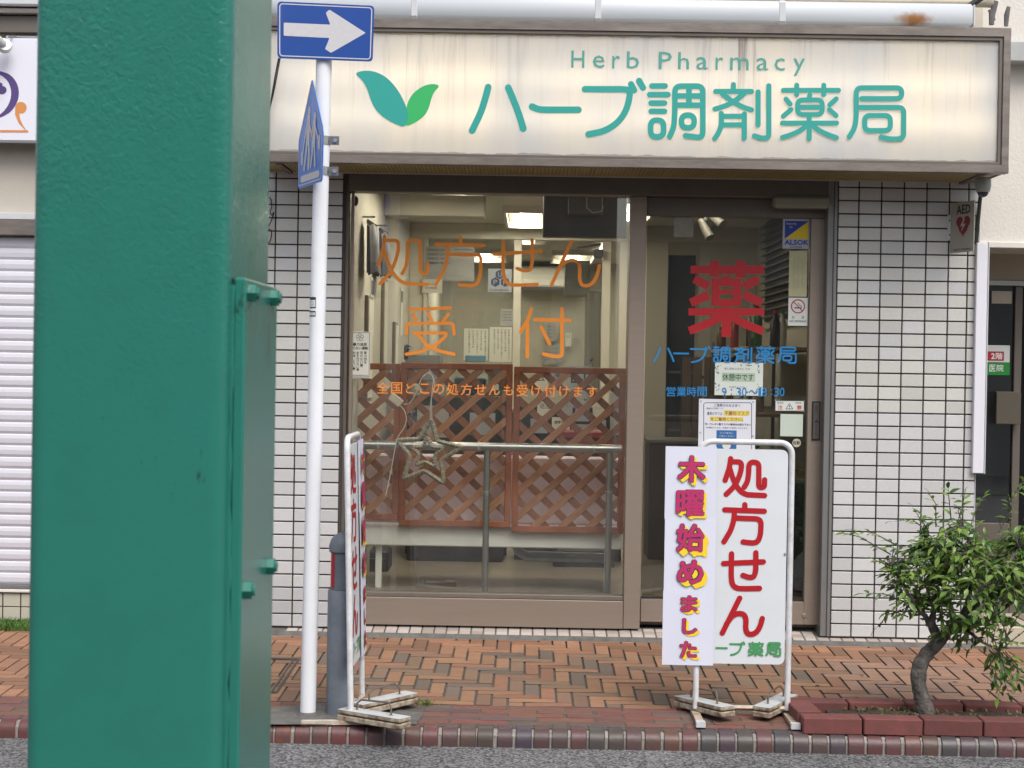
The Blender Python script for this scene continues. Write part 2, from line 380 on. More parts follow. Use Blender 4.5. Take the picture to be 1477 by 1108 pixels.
m_slabside = mat('weathered_slab_side', (.42, .37, .28), .7, var=1., vs=30, vcol=(.10, .045, .022), bump=.6, bs=50)
m_stucco = mat('white_stucco', (.66, .63, .58), .85, var=.2, vs=1.6, vcol=(.5, .47, .42), bump=.6, bs=70, bd=.004)
m_soffit = mat('brown_frame', (.25, .215, .19), .4, .5, var=.6, vs=5, vcol=(.07, .06, .055), stretch=(1, 1, 4))

# ================================================================== GROUND
def quad(name, pts, m, kind='structure'):
    return tag(MB().add(pts, [tuple(range(len(pts)))]).build(name, m), kind=kind)
# asphalt
am = bpy.data.materials.new('asphalt'); am.use_nodes = True; t = am.node_tree; N = t.nodes; L = t.links; b = N['Principled BSDF']
tc = N.new('ShaderNodeTexCoord'); v = N.new('ShaderNodeTexVoronoi'); v.inputs['Scale'].default_value = 105
n = N.new('ShaderNodeTexNoise'); n.inputs['Scale'].default_value = 90; n.inputs['Detail'].default_value = 8
n3 = N.new('ShaderNodeTexNoise'); n3.inputs['Scale'].default_value = 2.2; n3.inputs['Detail'].default_value = 6
for q in (v, n, n3): L.new(tc.outputs['Object'], q.inputs['Vector'])
cr = N.new('ShaderNodeValToRGB'); L.new(v.outputs['Color'], cr.inputs[0])
cr.color_ramp.elements[0].position = .2; cr.color_ramp.elements[0].color = (.05, .052, .058, 1); cr.color_ramp.elements[1].position = .9; cr.color_ramp.elements[1].color = (.36, .36, .36, 1)
mx = N.new('ShaderNodeMix'); mx.data_type = 'RGBA'; mx.blend_type = 'MULTIPLY'; mx.inputs['Factor'].default_value = .55; L.new(cr.outputs[0], mx.inputs['A']); L.new(n3.outputs['Fac'], mx.inputs['B'])
L.new(mx.outputs['Result'], b.inputs['Base Color']); b.inputs['Roughness'].default_value = .85
bp = N.new('ShaderNodeBump'); bp.inputs['Distance'].default_value = .006; bp.inputs['Strength'].default_value = .9
ad = N.new('ShaderNodeMath'); ad.operation = 'ADD'; L.new(v.outputs['Distance'], ad.inputs[0]); L.new(n.outputs['Fac'], ad.inputs[1]); L.new(ad.outputs[0], bp.inputs['Height']); L.new(bp.outputs[0], b.inputs['Normal'])
KY0, KY1 = -1.85, -1.945; RZ = -.165
quad('ground', [(-150, -150, -.30), (150, -150, -.30), (150, 150, -.30), (-150, 150, -.30)], m_mortar)
road = quad('road', [(-60, -11.5, RZ), (60, -11.5, RZ), (60, -1.90, RZ), (-60, -1.90, RZ)], am)
# pavement slab (mortar bed under the bricks)
PY0 = -.085
pv = MB().add([(-14, KY0 - .04, gz(KY0) - .0045), (14, KY0 - .04, gz(KY0) - .0045), (14, PY0 + .3, gz(PY0) - .0045), (-14, PY0 + .3, gz(PY0) - .0045),
               (-14, KY0 - .04, -.3), (14, KY0 - .04, -.3), (14, PY0 + .3, -.3), (-14, PY0 + .3, -.3)],
              [(0, 1, 2, 3), (0, 4, 5, 1), (2, 6, 7, 3), (1, 5, 6, 2), (0, 3, 7, 4)]).build('pavement', m_joint)
struct(pv)
ANG = math.atan(PS)
m_side = mat('joint_dirt_shade', (.022, .02, .018), .95)  # brick sides: joint dirt, blackened to paint in the shade of the joints
def brick_mesh(lx, ly, h=.03, b=.0022, m=m_brick):
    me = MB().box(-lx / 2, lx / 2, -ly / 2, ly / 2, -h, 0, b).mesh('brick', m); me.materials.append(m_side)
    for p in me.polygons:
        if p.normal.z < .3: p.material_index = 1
    return me
W = .0699; GAP = .0092
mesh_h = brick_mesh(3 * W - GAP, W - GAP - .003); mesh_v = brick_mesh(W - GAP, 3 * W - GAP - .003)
def brick_col(x=0.):
    r = random.random()
    if r < .11: c = (.13, .10, .078)
    elif r < .30: c = (.20, .128, .078)
    elif r < .44: c = (.20, .112, .07)
    elif r < .56: c = (.25, .115, .066)
    else: c = (.28, .15, .08)
    k = random.uniform(.85, 1.12); c = [a * k for a in c]
    if x > 1.45 or x < -1.6: c = [a * .5 + bb * .5 for a, bb in zip(c, (.33, .2, .15))]
    return (*c, 1)
cells = []
HX0, HX1, HY0, HY1 = -4.5, 4.5, -1.527, PY0
ox, oy = -.350 - 4 * W, -.477
for k in range(-160, 160):
    for j in range(-40, 40):
        for kind in 'HV':
            # lattice: (1,-1)*k + (3,3)*j
            bx = k + 3 * j; by = -k + 3 * j
            if kind == 'H': x0, y0, x1, y1 = bx, by, bx + 3, by + 1
            else: x0, y0, x1, y1 = bx + 3, by, bx + 4, by + 3
            X0, X1, Y0, Y1 = ox + x0 * W, ox + x1 * W, oy + y0 * W, oy + y1 * W
            cut = X0 < HX0 or X1 > HX1 or Y0 < HY0 or Y1 > HY1
            X0, X1, Y0, Y1 = max(X0, HX0), min(X1, HX1), max(Y0, HY0), min(Y1, HY1)
            if X1 - X0 < .02 or Y1 - Y0 < .02: continue
            cells.append((X0, X1, Y0, Y1, kind, cut))
def in_view(c):
    X, Y = (c[0] + c[1]) / 2, (c[2] + c[3]) / 2
    return -1.32 < X < 2.2 + Y * -.0 + .35
planter_rect = (1.16, 4, -1.93, -1.52)
vis = [c for c in cells if in_view(c) and not (c[0] > 1.2 and c[3] < -1.53)]
vis.sort(key=lambda c: (c[2] + c[3]))       # nearest first
parts = vis[:300]; ps = set(map(id, parts)); rest = [c for c in cells if id(c) not in ps]
for (X0, X1, Y0, Y1, kd, cut) in parts:
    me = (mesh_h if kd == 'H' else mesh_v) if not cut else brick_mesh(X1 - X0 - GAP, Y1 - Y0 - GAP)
    yy = (Y0 + Y1) / 2
    o = link('brick', me, pv, ((X0 + X1) / 2, yy, gz(yy) + random.uniform(-.0008, .0012)), (ANG + random.gauss(0, .004), random.gauss(0, .006), 0))
    o.color = brick_col((X0 + X1) / 2)
mb = MB()
for (X0, X1, Y0, Y1, kd, cut) in rest:
    yy = (Y0 + Y1) / 2
    mb.box(X0 + GAP / 2, X1 - GAP / 2, Y0 + GAP / 2, Y1 - GAP / 2, 0, 0) if False else mb.add(
        [(X0 + GAP / 2, Y0 + GAP / 2, gz(Y0)), (X1 - GAP / 2, Y0 + GAP / 2, gz(Y0)), (X1 - GAP / 2, Y1 - GAP / 2, gz(Y1)), (X0 + GAP / 2, Y1 - GAP / 2, gz(Y1)),
         (X0 + GAP / 2, Y0 + GAP / 2, gz(Y0) - .02), (X1 - GAP / 2, Y0 + GAP / 2, gz(Y0) - .02), (X1 - GAP / 2, Y1 - GAP / 2, gz(Y1) - .02), (X0 + GAP / 2, Y1 - GAP / 2, gz(Y1) - .02)],
        [(0, 1, 2, 3), (0, 4, 5, 1), (2, 6, 7, 3), (1, 5, 6, 2), (0, 3, 7, 4)])
m_brick2 = mat('paver_brick_far', (.27, .135, .075), .8, isl=.35, var=.4, vs=14, vcol=(.16, .11, .085), bump=.5, bs=120)
tag(mb.build('paving_bricks', m_brick2, pv), kind='stuff')
# red border courses
bd_ = MB().add([(-14, -1.86, gz(-1.86) - .0028), (14, -1.86, gz(-1.86) - .0028), (14, -1.524, gz(-1.524) - .0028), (-14, -1.524, gz(-1.524) - .0028)], [(0, 1, 2, 3)]).build('pavement_border', m_joint); struct(bd_)
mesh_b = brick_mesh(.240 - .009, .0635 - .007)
for r in range(5):
    yy = -1.5275 - .0645 * (r + .5)
    for i in range(-14, 14):
        xx = .055 + i * .240 + (.12 if r % 2 else 0) + random.uniform(-.004, .004)
        if xx > 1.45 : continue
        if -1.45 < xx < -.50 and r in (1,2,3) and not (xx < -1.0 and r==1): continue   # mortar patch
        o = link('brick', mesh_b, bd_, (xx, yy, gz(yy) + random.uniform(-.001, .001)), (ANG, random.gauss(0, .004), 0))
        c = random.choice([(.165, .062, .045), (.155, .058, .046), (.14, .055, .043), (.095, .066, .058)]); o.color = (*[a * random.uniform(.85, 1.15) for a in c], 1)
# kerb
kb = MB().add([(-14, KY0 + .004, gz(KY0) - .008), (14, KY0 + .004, gz(KY0) - .008), (14, KY1 + .03, gz(KY0) - .011), (-14, KY1 + .03, gz(KY0) - .011), (14, KY1 + .012, gz(KY0) - .03), (-14, KY1 + .012, gz(KY0) - .03),
               (14, KY1 + .012, -.3), (-14, KY1 + .012, -.3)], [(0, 1, 2, 3), (3, 2, 4, 5), (5, 4, 6, 7)]).build('kerb', mat('kerb_mortar', (.30, .28, .25), .9, var=.6, vs=30, bump=.6, bs=120)); struct(kb)
prof = [(0, 0), (0, -.035)]  # (y,z) rounded nose
arc = [(0.0, 0.0), (-.045, -.002)] + [(-.045 - .047 * sin(a), -.049 + .047 * cos(a)) for a in [radians(q) for q in (10, 25, 40, 55, 70, 90)]] + [(-.092, -.078)]
def kerb_mesh():
    n = len(arc); pts = arc + [(0, -.078)]; k = len(pts); hw = .0325; bv = .004
    vs = []; fs = []
    for x, inset in ((-hw, bv), (-hw + bv, 0), (hw - bv, 0), (hw, bv)):
        cyy = -.045; cz = -.04
        for y, z in pts:
            dy, dz = cyy - y, cz - z; l = math.hypot(dy, dz)
            vs.append((x, y + dy / l * inset, z + dz / l * inset))
    for i in range(3):
        for j in range(k): fs.append((i * k + j, i * k + (j + 1) % k, (i + 1) * k + (j + 1) % k, (i + 1) * k + j))
    fs += [tuple(range(k)), tuple(range(3 * k, 4 * k))]
    return MB().add(vs, fs).mesh('brick', m_kerb)
km = kerb_mesh()
for p in km.polygons: p.use_smooth = True
bm = bmesh.new(); bm.from_mesh(km)
for e in bm.edges:
    if len(e.link_faces) == 2 and e.calc_face_angle(0) > radians(30): e.smooth = False
bm.to_mesh(km); bm.free()
for i in range(-36, 46):
    xx = i * .0742 + random.uniform(-.002, .002)
    o = link('brick', km, kb, (xx, KY0 + random.uniform(-.002, .002), gz(KY0) + random.uniform(-.002, .001)), (random.gauss(0, .01), 0, random.gauss(0, .012)), (random.uniform(.96, 1.02), 1, 1))
    left = xx < -.6; c = random.choice([(.18, .066, .05), (.155, .062, .05), (.088, .07, .073), (.083, .072, .08), (.125, .062, .055), (.11, .065, .058)] if not left else [(.20, .062, .048), (.175, .06, .048), (.185, .068, .053)])
    o.color = (*[a * random.uniform(.6, .85) for a in c], 1)
mb = MB()   # far run of the kerb either side, out of frame
for i in list(range(-190, -36)) + list(range(46, 190)):
    mb.box(i * .0742 - .033, i * .0742 + .033, KY1 + .004, KY0, -.168, gz(KY0), .006)
tag(mb.build('kerb_bricks', mat('kerb_far', (.17, .055, .05), .6, isl=.4), kb), kind='stuff')
# mortar patch round the pole foot
pp = [gr(384, 1046), gr(600, 1046), gr(612, 1030), gr(560, 1022), gr(470, 1016), gr(384, 1022)]
MBp = MB().add([(p.x, p.y, p.z + .003) for p in pp], [(0, 1, 2, 3, 4, 5)]); struct(MBp.build('mortar_patch', m_mortar))
# steel manhole frame sunk in the bricks, left
mh = thing('manhole_frame', 'dark steel channel frame let into the brick paving, left of the white pole', 'manhole frame')
def strip(mb, a, b_, wd, h0=.002, h1=.004):
    a = Vector(a); b_ = Vector(b_); d = (b_ - a).normalized(); nn = Vector((-d.y, d.x, 0)).normalized() * wd / 2
    lo = Vector((0, 0, -.01)); hi = Vector((0, 0, h1))
    mb.add([a - nn + lo, a + nn + lo, b_ + nn + lo, b_ - nn + lo, a - nn + hi, a + nn + hi, b_ + nn + hi, b_ - nn + hi], [(0, 1, 2, 3), (4, 5, 6, 7), (0, 1, 5, 4), (1, 2, 6, 5), (2, 3, 7, 6), (3, 0, 4, 7)])
c1 = gr(431, 951); c2 = Vector((c1.x, c1.y - .72, gz(c1.y - .72))); c3 = Vector((c1.x - .75, c1.y, c1.z)); c4 = Vector((c1.x - .75, c2.y, c2.z))
m_iron = mat('cast_iron', (.055, .053, .05), .6, .4, var=.6, vs=20, vcol=(.12, .1, .08), bump=.4)
for a, b_ in ((c1, c2), (c1, c3), (c3, c4), (c4, c2)):
    mb = MB(); strip(mb, a, b_, .012)
    off = Vector((-.022, 0, 0)) if a is c1 and b_ is c2 else Vector((0, -.022, 0)) if b_ is c3 else Vector((.022, 0, 0)) if a is c3 else Vector((0, .022, 0))
    strip(mb, a + off, b_ + off, .010); mb.build('rail', m_iron, mh)

# threshold mosaic strip, gently sloping
LX0, LX1 = -2.1, 2.29
def lz(Y): return -.004 + .14 * Y if Y < .02 else -.0012
th = MB().add([(LX0, -.056, -.014), (LX1, -.056, -.014), (LX1, .14, .009), (LX0, .14, .009), (LX0, -.085, -.036), (LX1, -.085, -.036)], [(0, 1, 2, 3), (4, 5, 1, 0)]).build('threshold', m_mortar); struct(th)
mesh_l = MB().box(-.0275, .0275, -.0245, .0245, -.006, .002, .0015).mesh('tile', m_ledge)
nrow = 0
for r in range(3):
    yy = -.028 + r * .055
    zz = -.014 + (yy + .056) / (.196) * .023
    i = 0; x = -1.2
    while x < 2.28:
        if r == 0 or -.95 < x < 1.53:
            o = link('tile', mesh_l, th, (x, yy, zz + random.uniform(0, .0008)), (math.atan(.117), 0, 0)); k = random.uniform(.8, 1.1)
            q = random.random(); o.color = (*((.5 * k, .44 * k, .40 * k) if q < .6 else (.42 * k, .35 * k, .31 * k)), 1)
        x += .0635

# ================================================================== SHOP BUILDING
bld = thing('shop_building', 'small pharmacy shopfront of white tiles round a bronze framed window and door', 'building')
TW, TH = .1158, .068
XR = 1.6755; XL = -1.3210
def tile_wall(x0, x1, cols, name):
    wl = MB().box(x0, x1, -.0, .30, -.03, 2.48).build(name, m_grout, bld)
    for (a, b_) in cols:
        if b_ - a < .012: continue
        me = MB().box(-(b_ - a) / 2 + .0035, (b_ - a) / 2 - .0035, -.009, .0, -TH / 2 + .0035, TH / 2 - .0035, .0022).mesh('tile', m_tile)
        for r in range(36):
            o = link('tile', me, wl, ((a + b_) / 2, random.uniform(-.0004, .0004), (r + .5) * TH), (random.gauss(0, .004), 0, random.gauss(0, .004)))
            k = random.uniform(.86, 1.02)
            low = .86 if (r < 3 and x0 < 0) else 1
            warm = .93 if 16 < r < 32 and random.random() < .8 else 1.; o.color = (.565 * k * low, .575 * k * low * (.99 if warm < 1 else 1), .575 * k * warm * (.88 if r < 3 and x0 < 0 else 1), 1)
    return wl
XJ = at(1203, 600)[0]; XJL = at(494, 560)[0]
XE = at(1408.5, 560)[0]
c = [(XJ, XR - .0)] + [(XR + TW * i, XR + TW * (i + 1)) for i in range(4)] ; last = XR + TW * 4
x5 = at(1389.6, 655.4)[0]
c += [(last, x5), (x5, XE)]
tile_wall(XJ, XE, c, 'wall')
c = [(XL - TW * 5 + TW * i, XL - TW * 4 + TW * i) for i in range(6)] + [(XL + TW, XL + 2 * TW), (XL + 2 * TW, XJL)]
tile_wall(-1.9, XJL, c[:-1] + [(XL + 2 * TW, XL + 3 * TW)] if XL + 3 * TW < XJL else c, 'wall')
# upper wall above the sign
rbox('upper_wall', -2.0, XE, .02, .30, 2.48, 6.5, mat('upper_wall', (.55, .50, .42), .8, var=.3, vs=1.5, bump=.3, bs=80), bld, 0)
# window frame
FY = .06
def pbar(name, px0, py0, px1, py1, Y0, Y1, m, parent, b=.003):
    x0, x1, z0, z1 = cbox(px0, py0, px1, py1, Y0)
    return rbox(name, x0, x1, Y0, Y1, z0, z1, m, parent, b)
WZT = at(700, 260, .0)[1]; 
wf = MB(); XA = XJL; XB = XJ
ZT = 2.255; ZH = 2.35
win = MB().box(XA, at(497, 560, FY)[0] + .012, .02, .14, .0, ZH, .002).box(XA + .012, XB - .002, .012, .14, ZT, ZH, .003).build('window_frame', m_alu_d, bld)
XM0 = at(904.5, 560, FY)[0]; XM1 = at(928.5, 560, FY)[0]
MB().box(XM0, XM1, .05, .16, .012, ZT, .003).build('mullion', m_alu, bld)
ZS = at(700, 860, FY)[1]; ZS0 = at(700, 902, FY)[1]
XW0 = at(500, 560, FY)[0] + .010
MB().box(XW0, XM0 - .002, .045, .15, .012, ZS - .012, .003).build('sill_panel', m_alu, bld)
MB().box(XW0, XM0 - .002, .055, .15, ZS - .0105, ZS + .012, .002).build('sill_rail', mat('sill_rail', (.24, .21, .18), .4, .5, var=.3), bld)
MB().box(XW0, XW0 + .016, .062, .12, ZS + .013, ZT - .002, .002).build('window_bead', m_alu, bld)
win_glass = MB().box(XW0 + .017, XM0 - .003, .092, .098, ZS + .013, ZT - .002).build('window_pane', m_glass, bld)
# right jamb
MB().box(XB - .018, XB - .001, -.004, .02, .0, ZH, .002).build('jamb', m_jamb, bld)
MB().box(XB - .050, XB - .0185, .004, .20, -.0, ZH - .005, .002).build('door_jamb', m_jamb, bld)
# door
DY = .085
dleft, dright = at(932, 560, DY)[0], at(1187, 560, DY)[0]
dtop = at(1000, 286, DY)[1]; dgt = at(1040, 313, DY)[1]; dgb = at(950, 864, DY)[1]; dbt = at(950, 897.5, DY)[1] + 0
gR = at(1164.5, 560, DY)[0]
door = MB().box(dleft - .01, dright, DY, DY + .045, dgt, dtop + .002, .002).box(gR, dright, DY, DY + .045, dbt, dgt - .0005, .002).box(dleft - .01, gR - .0005, DY, DY + .045, dbt, dgb, .002).build('door', m_alu_d, bld)
MB().box(gR + .004, dright - .002, DY - .003, DY, dbt + .002, dgt - .002, .001).build('door_stile', m_alu, door)
MB().box(dleft - .008, gR + .003, DY - .0035, DY, dbt + .002, dgb - .004, .001).build('kick_plate', m_alu, door)
MB().box(dleft - .008, gR - .001, DY + .018, DY + .024, dgb, dgt).build('door_pane', m_glass2, door)
MB().box(dleft - .008, gR - .001, DY + .008, DY + .014, dgb - .001, dgb + .01).build('door_gasket', m_black, door)
MB().lathe([(.012, 0), (.012, .004), (.009, .006)], 0, 0, 16).build('lock_cylinder', m_alu, door)
lk = [o for o in door.children if o.name.startswith('lock')][0]; lx, lzz = at(1168, 888, DY); lk.location = (lx - .03, DY - .003, lzz); lk.rotation_euler = (pi / 2, 0, 0)
# automatic door touch plate
hp = pbar('touch_plate', 1171.5, 579, 1183, 635, DY - .012, DY - .003, m_black, door, .002)
x0, x1, z0, z1 = cbox(1173, 581, 1181.5, 633, DY - .0125); MB().box(x0, x1, DY - .0132, DY - .0122, z0, z1, .0).build('plate_face', mat('plate_face', (.13, .12, .11), .4, .4), hp)
mb = MB(); px_text(mb, '自動', 1175, 584, 1180, 594, DY - .0135, .0003); px_text(mb, 'ドア', 1175, 595, 1180, 601, DY - .0135, .0003); px_text(mb, '▲', 1174.5, 604, 1180.5, 610, DY - .0135, .0003)
for i, ch in enumerate('押してください'): px_text(mb, ch, 1175.5, 612 + i * 2.8, 1179, 614.4 + i * 2.8, DY - .0135, .0003)
mb.build('lettering', m_ink, hp)
# sensor box over the door
sb_ = pbar('door_sensor', 1116, 283, 1197.5, 300, -.02, .06, mat('sensor_box', (.24, .235, .19), .4, var=.1), bld, .012)
# soffit of the facade right under the sign
rbox('soffit_trim', -1.9, XE, -.022, .012, 2.352, 2.372, m_jamb, bld, .002)

# ------------------------------------------------------------------ shop sign
SY = -.5
sign = thing('shop_sign', 'long backlit pharmacy sign box with teal lettering and two leaves over the shopfront', 'sign')
SX0 = -1.36; SX1 = at(1457, 145, SY)[0]; SZ0 = at(1000, 243, SY)[1]; SZ1 = at(1000, 33.5, SY)[1]
m_sf = m_soffit
MB().box(SX0, SX1, SY, SY + .06, SZ1 - .044, SZ1, .002).build('frame', m_sf, sign)
MB().box(SX0, SX1, SY, SY + .06, SZ0, SZ0 + .040, .002).build('frame', m_sf, sign)
MB().box(SX1 - .036, SX1 - .001, SY - .0005, SY + .06, SZ0 + .002, SZ1 - .002, .002).build('frame', m_sf, sign)
MB().box(SX0 + .001, SX0 + .036, SY - .0005, SY + .06, SZ0 + .002, SZ1 - .002, .002).build('frame', m_sf, sign)
IX0, IX1, IZ0, IZ1 = SX0 + .036, SX1 - .036, SZ0 + .040, SZ1 - .044
MB().box(IX0, IX1, SY + .008, SY + .03, IZ1 - .018, IZ1, .002).box(IX0, IX1, SY + .008, SY + .03, IZ0, IZ0 + .014, .002).box(IX1 - .018, IX1, SY + .0085, SY + .03, IZ0 + .001, IZ1 - .001, .002).box(IX0, IX0 + .018, SY + .0085, SY + .03, IZ0 + .001, IZ1 - .001, .002).build('inner_frame', m_alu_d, sign)
m_case = mat('sign_case', (.55, .54, .5), .5, var=.2, vs=3)
MB().box(SX0 + .004, SX1 - .004, SY + .061, -.002, SZ1 - .012, SZ1 - .004).box(SX1 - .012, SX1 - .005, SY + .061, -.002, SZ0 + .005, SZ1 - .013).box(SX0 + .005, SX0 + .012, SY + .061, -.002, SZ0 + .005, SZ1 - .013).box(SX0 + .013, SX1 - .013, -.012, -.002, SZ0 + .005, SZ1 - .013).build('case', m_case, sign)
# ribbed ochre soffit board: ribs run front to back
mb = MB(); sx0, sx1 = SX0 + .13, at(1395, 255, -.2)[0]
mb.box(SX0 + .014, SX1 - .014, SY + .061, -.013, SZ0 + .012, SZ0 + .018)
mb.build('soffit_board', mat('soffit_board', (.30, .25, .10), .5, var=.3, vs=3, vcol=(.18, .14, .05)), sign)
mb = MB(); x = sx0
while x < sx1:
    mb.box(x, x + .013, SY + .075, -.03, SZ0 + .006, SZ0 + .0115, .002); x += .019
tag(mb.build('soffit_rib', mat('soffit_rib', (.36, .30, .13), .45, var=.3, vs=3, vcol=(.18, .14, .05)), sign), kind='stuff')
rbox('soffit_edge', sx0 - .03, sx0 - .004, SY + .07, -.02, SZ0 - .004, SZ0 + .0115, m_alu_d, sign)
rbox('soffit_edge', sx1 + .004, sx1 + .03, SY + .07, -.02, SZ0 - .004, SZ0 + .0115, m_alu_d, sign)
# translucent panel
pm = bpy.data.materials.new('sign_panel'); pm.use_nodes = True; t = pm.node_tree; N = t.nodes; L = t.links; N.clear()
o_ = N.new('ShaderNodeOutputMaterial'); tl = N.new('ShaderNodeBsdfTranslucent'); df = N.new('ShaderNodeBsdfDiffuse'); gl = N.new('ShaderNodeBsdfGlossy'); gl.inputs['Roughness'].default_value = .35
tc = N.new('ShaderNodeTexCoord'); mp = N.new('ShaderNodeMapping'); mp.inputs['Scale'].default_value = (26, 1, .9); L.new(tc.outputs['Object'], mp.inputs[0])
n = N.new('ShaderNodeTexNoise'); n.inputs['Scale'].default_value = 1; n.inputs['Detail'].default_value = 6; n.inputs['Roughness'].default_value = .7; L.new(mp.outputs[0], n.inputs['Vector'])
sx = N.new('ShaderNodeSeparateXYZ'); L.new(tc.outputs['Object'], sx.inputs[0])
# dirt runs down from the top edge, more of it right of the middle
top = N.new('ShaderNodeMapRange'); top.inputs['From Min'].default_value = IZ0 + .1; top.inputs['From Max'].default_value = IZ1; top.inputs['To Min'].default_value = .1; top.inputs['To Max'].default_value = .85; L.new(sx.outputs['Z'], top.inputs[0])
th_ = N.new('ShaderNodeMapRange'); th_.inputs['From Min'].default_value = .52; th_.inputs['From Max'].default_value = .75; L.new(n.outputs['Fac'], th_.inputs[0])
ml = N.new('ShaderNodeMath'); ml.operation = 'MULTIPLY'; L.new(top.outputs[0], ml.inputs[0]); L.new(th_.outputs[0], ml.inputs[1])
n2 = N.new('ShaderNodeTexNoise'); n2.inputs['Scale'].default_value = 1.3; n2.inputs['Detail'].default_value = 3; L.new(tc.outputs['Object'], n2.inputs['Vector'])
def clump(px, wd, amt):
    s1 = N.new('ShaderNodeMath'); s1.operation = 'SUBTRACT'; s1.inputs[1].default_value = at(px, 120, SY)[0]; L.new(sx.outputs['X'], s1.inputs[0])
    a1 = N.new('ShaderNodeMath'); a1.operation = 'ABSOLUTE'; L.new(s1.outputs[0], a1.inputs[0])
    r1 = N.new('ShaderNodeMapRange'); r1.interpolation_type = 'SMOOTHSTEP'; r1.inputs['From Min'].default_value = wd; r1.inputs['From Max'].default_value = 0; r1.inputs['To Max'].default_value = amt; L.new(a1.outputs[0], r1.inputs[0]); return r1.outputs[0]
ca = N.new('ShaderNodeMath'); ca.operation = 'ADD'; L.new(clump(1060, .20, 1.3), ca.inputs[0]); L.new(clump(600, .30, .35), ca.inputs[1])
cb_ = N.new('ShaderNodeMath'); cb_.operation = 'ADD'; L.new(ca.outputs[0], cb_.inputs[0]); L.new(n2.outputs['Fac'], cb_.inputs[1])
m2_ = N.new('ShaderNodeMath'); m2_.operation = 'MULTIPLY'; m2_.use_clamp = True; L.new(ml.outputs[0], m2_.inputs[0]); L.new(cb_.outputs[0], m2_.inputs[1])
# grime at very top and bottom edges
def edge(z, wv):
    s1 = N.new('ShaderNodeMath'); s1.operation = 'SUBTRACT'; s1.inputs[1].default_value = z; L.new(sx.outputs['Z'], s1.inputs[0])
    a1 = N.new('ShaderNodeMath'); a1.operation = 'ABSOLUTE'; L.new(s1.outputs[0], a1.inputs[0])
    nn = N.new('ShaderNodeTexNoise'); nn.inputs['Scale'].default_value = 14; nn.inputs['Detail'].default_value = 8; L.new(tc.outputs['Object'], nn.inputs['Vector'])
    wm = N.new('ShaderNodeMath'); wm.operation = 'MULTIPLY_ADD'; wm.inputs[1].default_value = wv * 2.6; wm.inputs[2].default_value = -wv * .75; L.new(nn.outputs['Fac'], wm.inputs[0])
    mr = N.new('ShaderNodeMath'); mr.operation = 'LESS_THAN'; L.new(a1.outputs[0], mr.inputs[0]); L.new(wm.outputs[0], mr.inputs[1]); return mr
e1 = edge(IZ1 - .018, .010); e2 = edge(IZ0 + .014, .012)
ea = N.new('ShaderNodeMath'); ea.operation = 'MAXIMUM'; L.new(e1.outputs[0], ea.inputs[0]); L.new(e2.outputs[0], ea.inputs[1])
em = N.new('ShaderNodeMath'); em.operation = 'MULTIPLY'; em.inputs[1].default_value = .5; L.new(ea.outputs[0], em.inputs[0])
su = N.new('ShaderNodeMath'); su.operation = 'MAXIMUM'; L.new(m2_.outputs[0], su.inputs[0]); L.new(em.outputs[0], su.inputs[1])
mx = N.new('ShaderNodeMix'); mx.data_type = 'RGBA'; mx.inputs['B'].default_value = (.16, .13, .12, 1)
mpp = N.new('ShaderNodeMapping'); mpp.inputs['Scale'].default_value = (3.2, 1, 1.1); L.new(tc.outputs['Object'], mpp.inputs[0]); npp = N.new('ShaderNodeTexNoise'); npp.inputs['Scale'].default_value = 1.; npp.inputs['Detail'].default_value = 4; L.new(mpp.outputs[0], npp.inputs['Vector'])
cpp = N.new('ShaderNodeValToRGB'); cpp.color_ramp.elements[0].position = .35; cpp.color_ramp.elements[0].color = (.56, .58, .61, 1); cpp.color_ramp.elements[1].position = .65; cpp.color_ramp.elements[1].color = (.70, .67, .61, 1); L.new(npp.outputs['Fac'], cpp.inputs[0]); L.new(cpp.outputs[0], mx.inputs['A']); L.new(su.outputs[0], mx.inputs['Factor'])
L.new(mx.outputs['Result'], tl.inputs[0]); L.new(mx.outputs['Result'], df.inputs[0])
a_ = N.new('ShaderNodeMixShader'); a_.inputs[0].default_value = .42; L.new(df.outputs[0], a_.inputs[1]); L.new(tl.outputs[0], a_.inputs[2])
b_ = N.new('ShaderNodeMixShader'); b_.inputs[0].default_value = .04; L.new(a_.outputs[0], b_.inputs[1]); L.new(gl.outputs[0], b_.inputs[2]); L.new(b_.outputs[0], o_.inputs[0])
MB().add([(IX0 + .002, SY + .024, IZ0 + .002), (IX1 - .002, SY + .024, IZ0 + .002), (IX1 - .002, SY + .024, IZ1 - .002), (IX0 + .002, SY + .024, IZ1 - .002)], [(0, 1, 2, 3)]).build('sign_panel', pm, sign)
m_tube = mat('lit_tube', (.9, .85, .7), .5, emit=(1, .86, .66), es=6.2)
for z in (at(900, 112, SY)[1] , at(900, 170, SY)[1]):
    for i in range(3):
        xa = IX0 + .06 + i * 1.18
        MB().tube([(xa, SY + .105, z), (xa + 1.14, SY + .105, z)], .014, 10).build('fluorescent_tube', m_tube, sign)
LY = SY + .022
write_traced('lettering', ['ha', 'bar', 'bu', 'cho', 'zai', 'yaku', 'kyoku'], LY, m_teal, sign, 1.0, .001)
mb = MB()
def at_poly(pts, zoom, Y): return [at(zoom[0] + a / zoom[2], zoom[1] + b / zoom[2], Y) for a, b in pts]
Z1 = (380, 0, 3.6925)
def leaf(name, pts, m, lift):
    q = fillet([Vector(p) for p in at_poly(pts, Z1, LY)], .03, True, 4)
    mb = MB(); mb.add([(p[0], LY - lift, p[1]) for p in q], [tuple(range(len(q)))]); return mb.build(name, m, sign)
leaf('leaf_emblem', [(765,545),(800,492),(850,458),(900,445),(943,456),(908,490),(893,530),(880,580),(860,615),(820,648),(752,680)], m_green, .0010)
